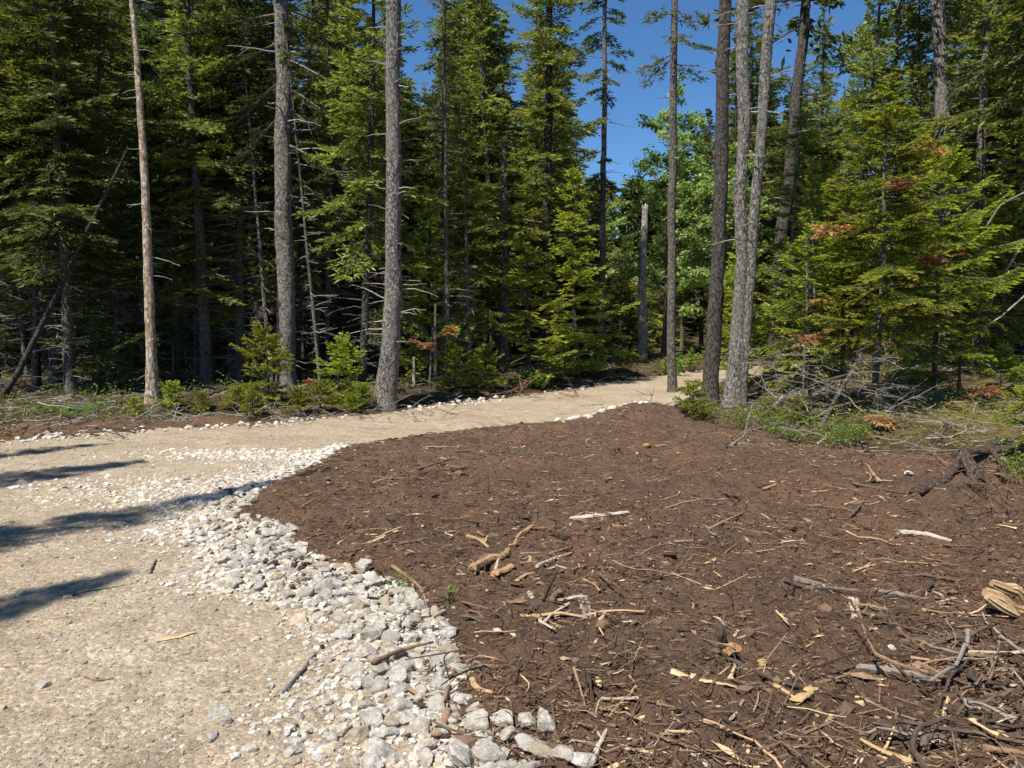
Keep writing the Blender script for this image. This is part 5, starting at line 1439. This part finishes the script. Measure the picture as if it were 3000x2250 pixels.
fallen('thin dead pole standing by the small fir in the clump', [(2352, 1200, 0), (2356, 1050, .05), (2366, 880, .1), (2362, 700, .1)], 12.6, 10, 'bark_wood')
fallen('short bare stub standing right of the pale trunk with broken branches', [(1212, 1165, 0), (1212, 1100, 0), (1213, 1045, 0)], 17.2, 12, 'snag')
fallen('slender grey pole right of the short bare stub', [(1258, 1168, 0), (1262, 1050, 0), (1268, 960, 0)], 17.6, 9, 'bark_wood')
fallen('tall slender pole furthest right of the poles by the road', [(1275, 1175, 0), (1275, 1000, 0), (1276, 890, 0)], 17.3, 12, 'bark_wood')
fallen('pale branch lying at the foot of the slim trunk', [(1945, 1205, 0), (1985, 1178, .1), (2040, 1152, .2)], 15.5, 16, 'dead')
fallen('curved bare branch reaching in from the right edge', [(3150, 600, 0), (3010, 690, 0), (2950, 790, 0), (2915, 850, .1), (2900, 900, .1)], 13.5, 8, 'dead')
fallen('second bare branch reaching in from the right edge', [(3150, 790, 0), (3010, 860, 0), (2930, 930, 0), (2880, 960, 0)], 13.5, 7, 'dead')
fallen('bare dead limb high at the right edge', [(3150, 520, 0), (3010, 560, 0), (2930, 600, 0), (2880, 680, 0), (2870, 760, 0)], 13.5, 8, 'dead')
place('tall2', 'spruce', 'tall spruce just outside the right edge with bare limbs reaching in', 'tree', 9.9, 13.5)

# rust-coloured dying sprays away from the firs
def rusty(label, px, py, D, w, seed, mat='rust', n=7):
    rg = rngf(seed); c = at(px, py, D)
    L = w / FPX * D * .75
    e = thing('dead_spray', label, 'dead spray', c)
    sp = [(np.zeros(3), rg.uniform(0, 6.28), rg.uniform(-.6, .3), L * rg.uniform(.35, .6)) for k in range(n)]
    (V, F, T), (V2, F2) = assemble(rg, LIB_FIR, sp, 2, .006)
    obj('needles', mk_mesh('needles', V, F, False, T), M[mat], e); tag(obj('twig', mk_mesh('twig', V2, F2), M['stick_brown'], e), kind='stuff')
rusty('rust red dead spray low on the left of the fir clump', 2370, 990, 11.9, 110, 651)
rusty('rust red dead needles at the foot of the tallest fir', 2580, 1225, 11.2, 90, 652)
rusty('rust red dead spray on the mossy knoll at the right', 2880, 1140, 12.2, 130, 653)
rusty('orange dead spray in the upper left of the fir clump', 2430, 670, 11.6, 120, 654)
rusty('rust red spray high in the right of the fir clump', 2720, 435, 12.6, 120, 655)
rusty('rust red spray in the middle right of the fir clump', 2740, 760, 12.2, 110, 656)
rusty('reddish spray in the centre of the fir clump', 2630, 540, 11.4, 100, 657)
rusty('small rust red spray right of the pale trunk with broken branches', 1240, 1005, 17.0, 80, 658)
rusty('second small rust red spray beside the slender poles', 1310, 965, 17.0, 70, 659)
rusty('reddish dead twigs between the big grey trunks', 930, 1120, 17.0, 90, 660, n=5)
rusty('fading brown branch hanging in the lower right of the fir clump', 2650, 880, 11.8, 190, 661, 'olive', 9)
rusty('small rust red spray lying on the soil by the white stick', 1640, 1662, 5.6, 34, 662, n=5)
rusty('red dead needles low on the brush by the knoll', 2790, 1245, 11.3, 80, 663)
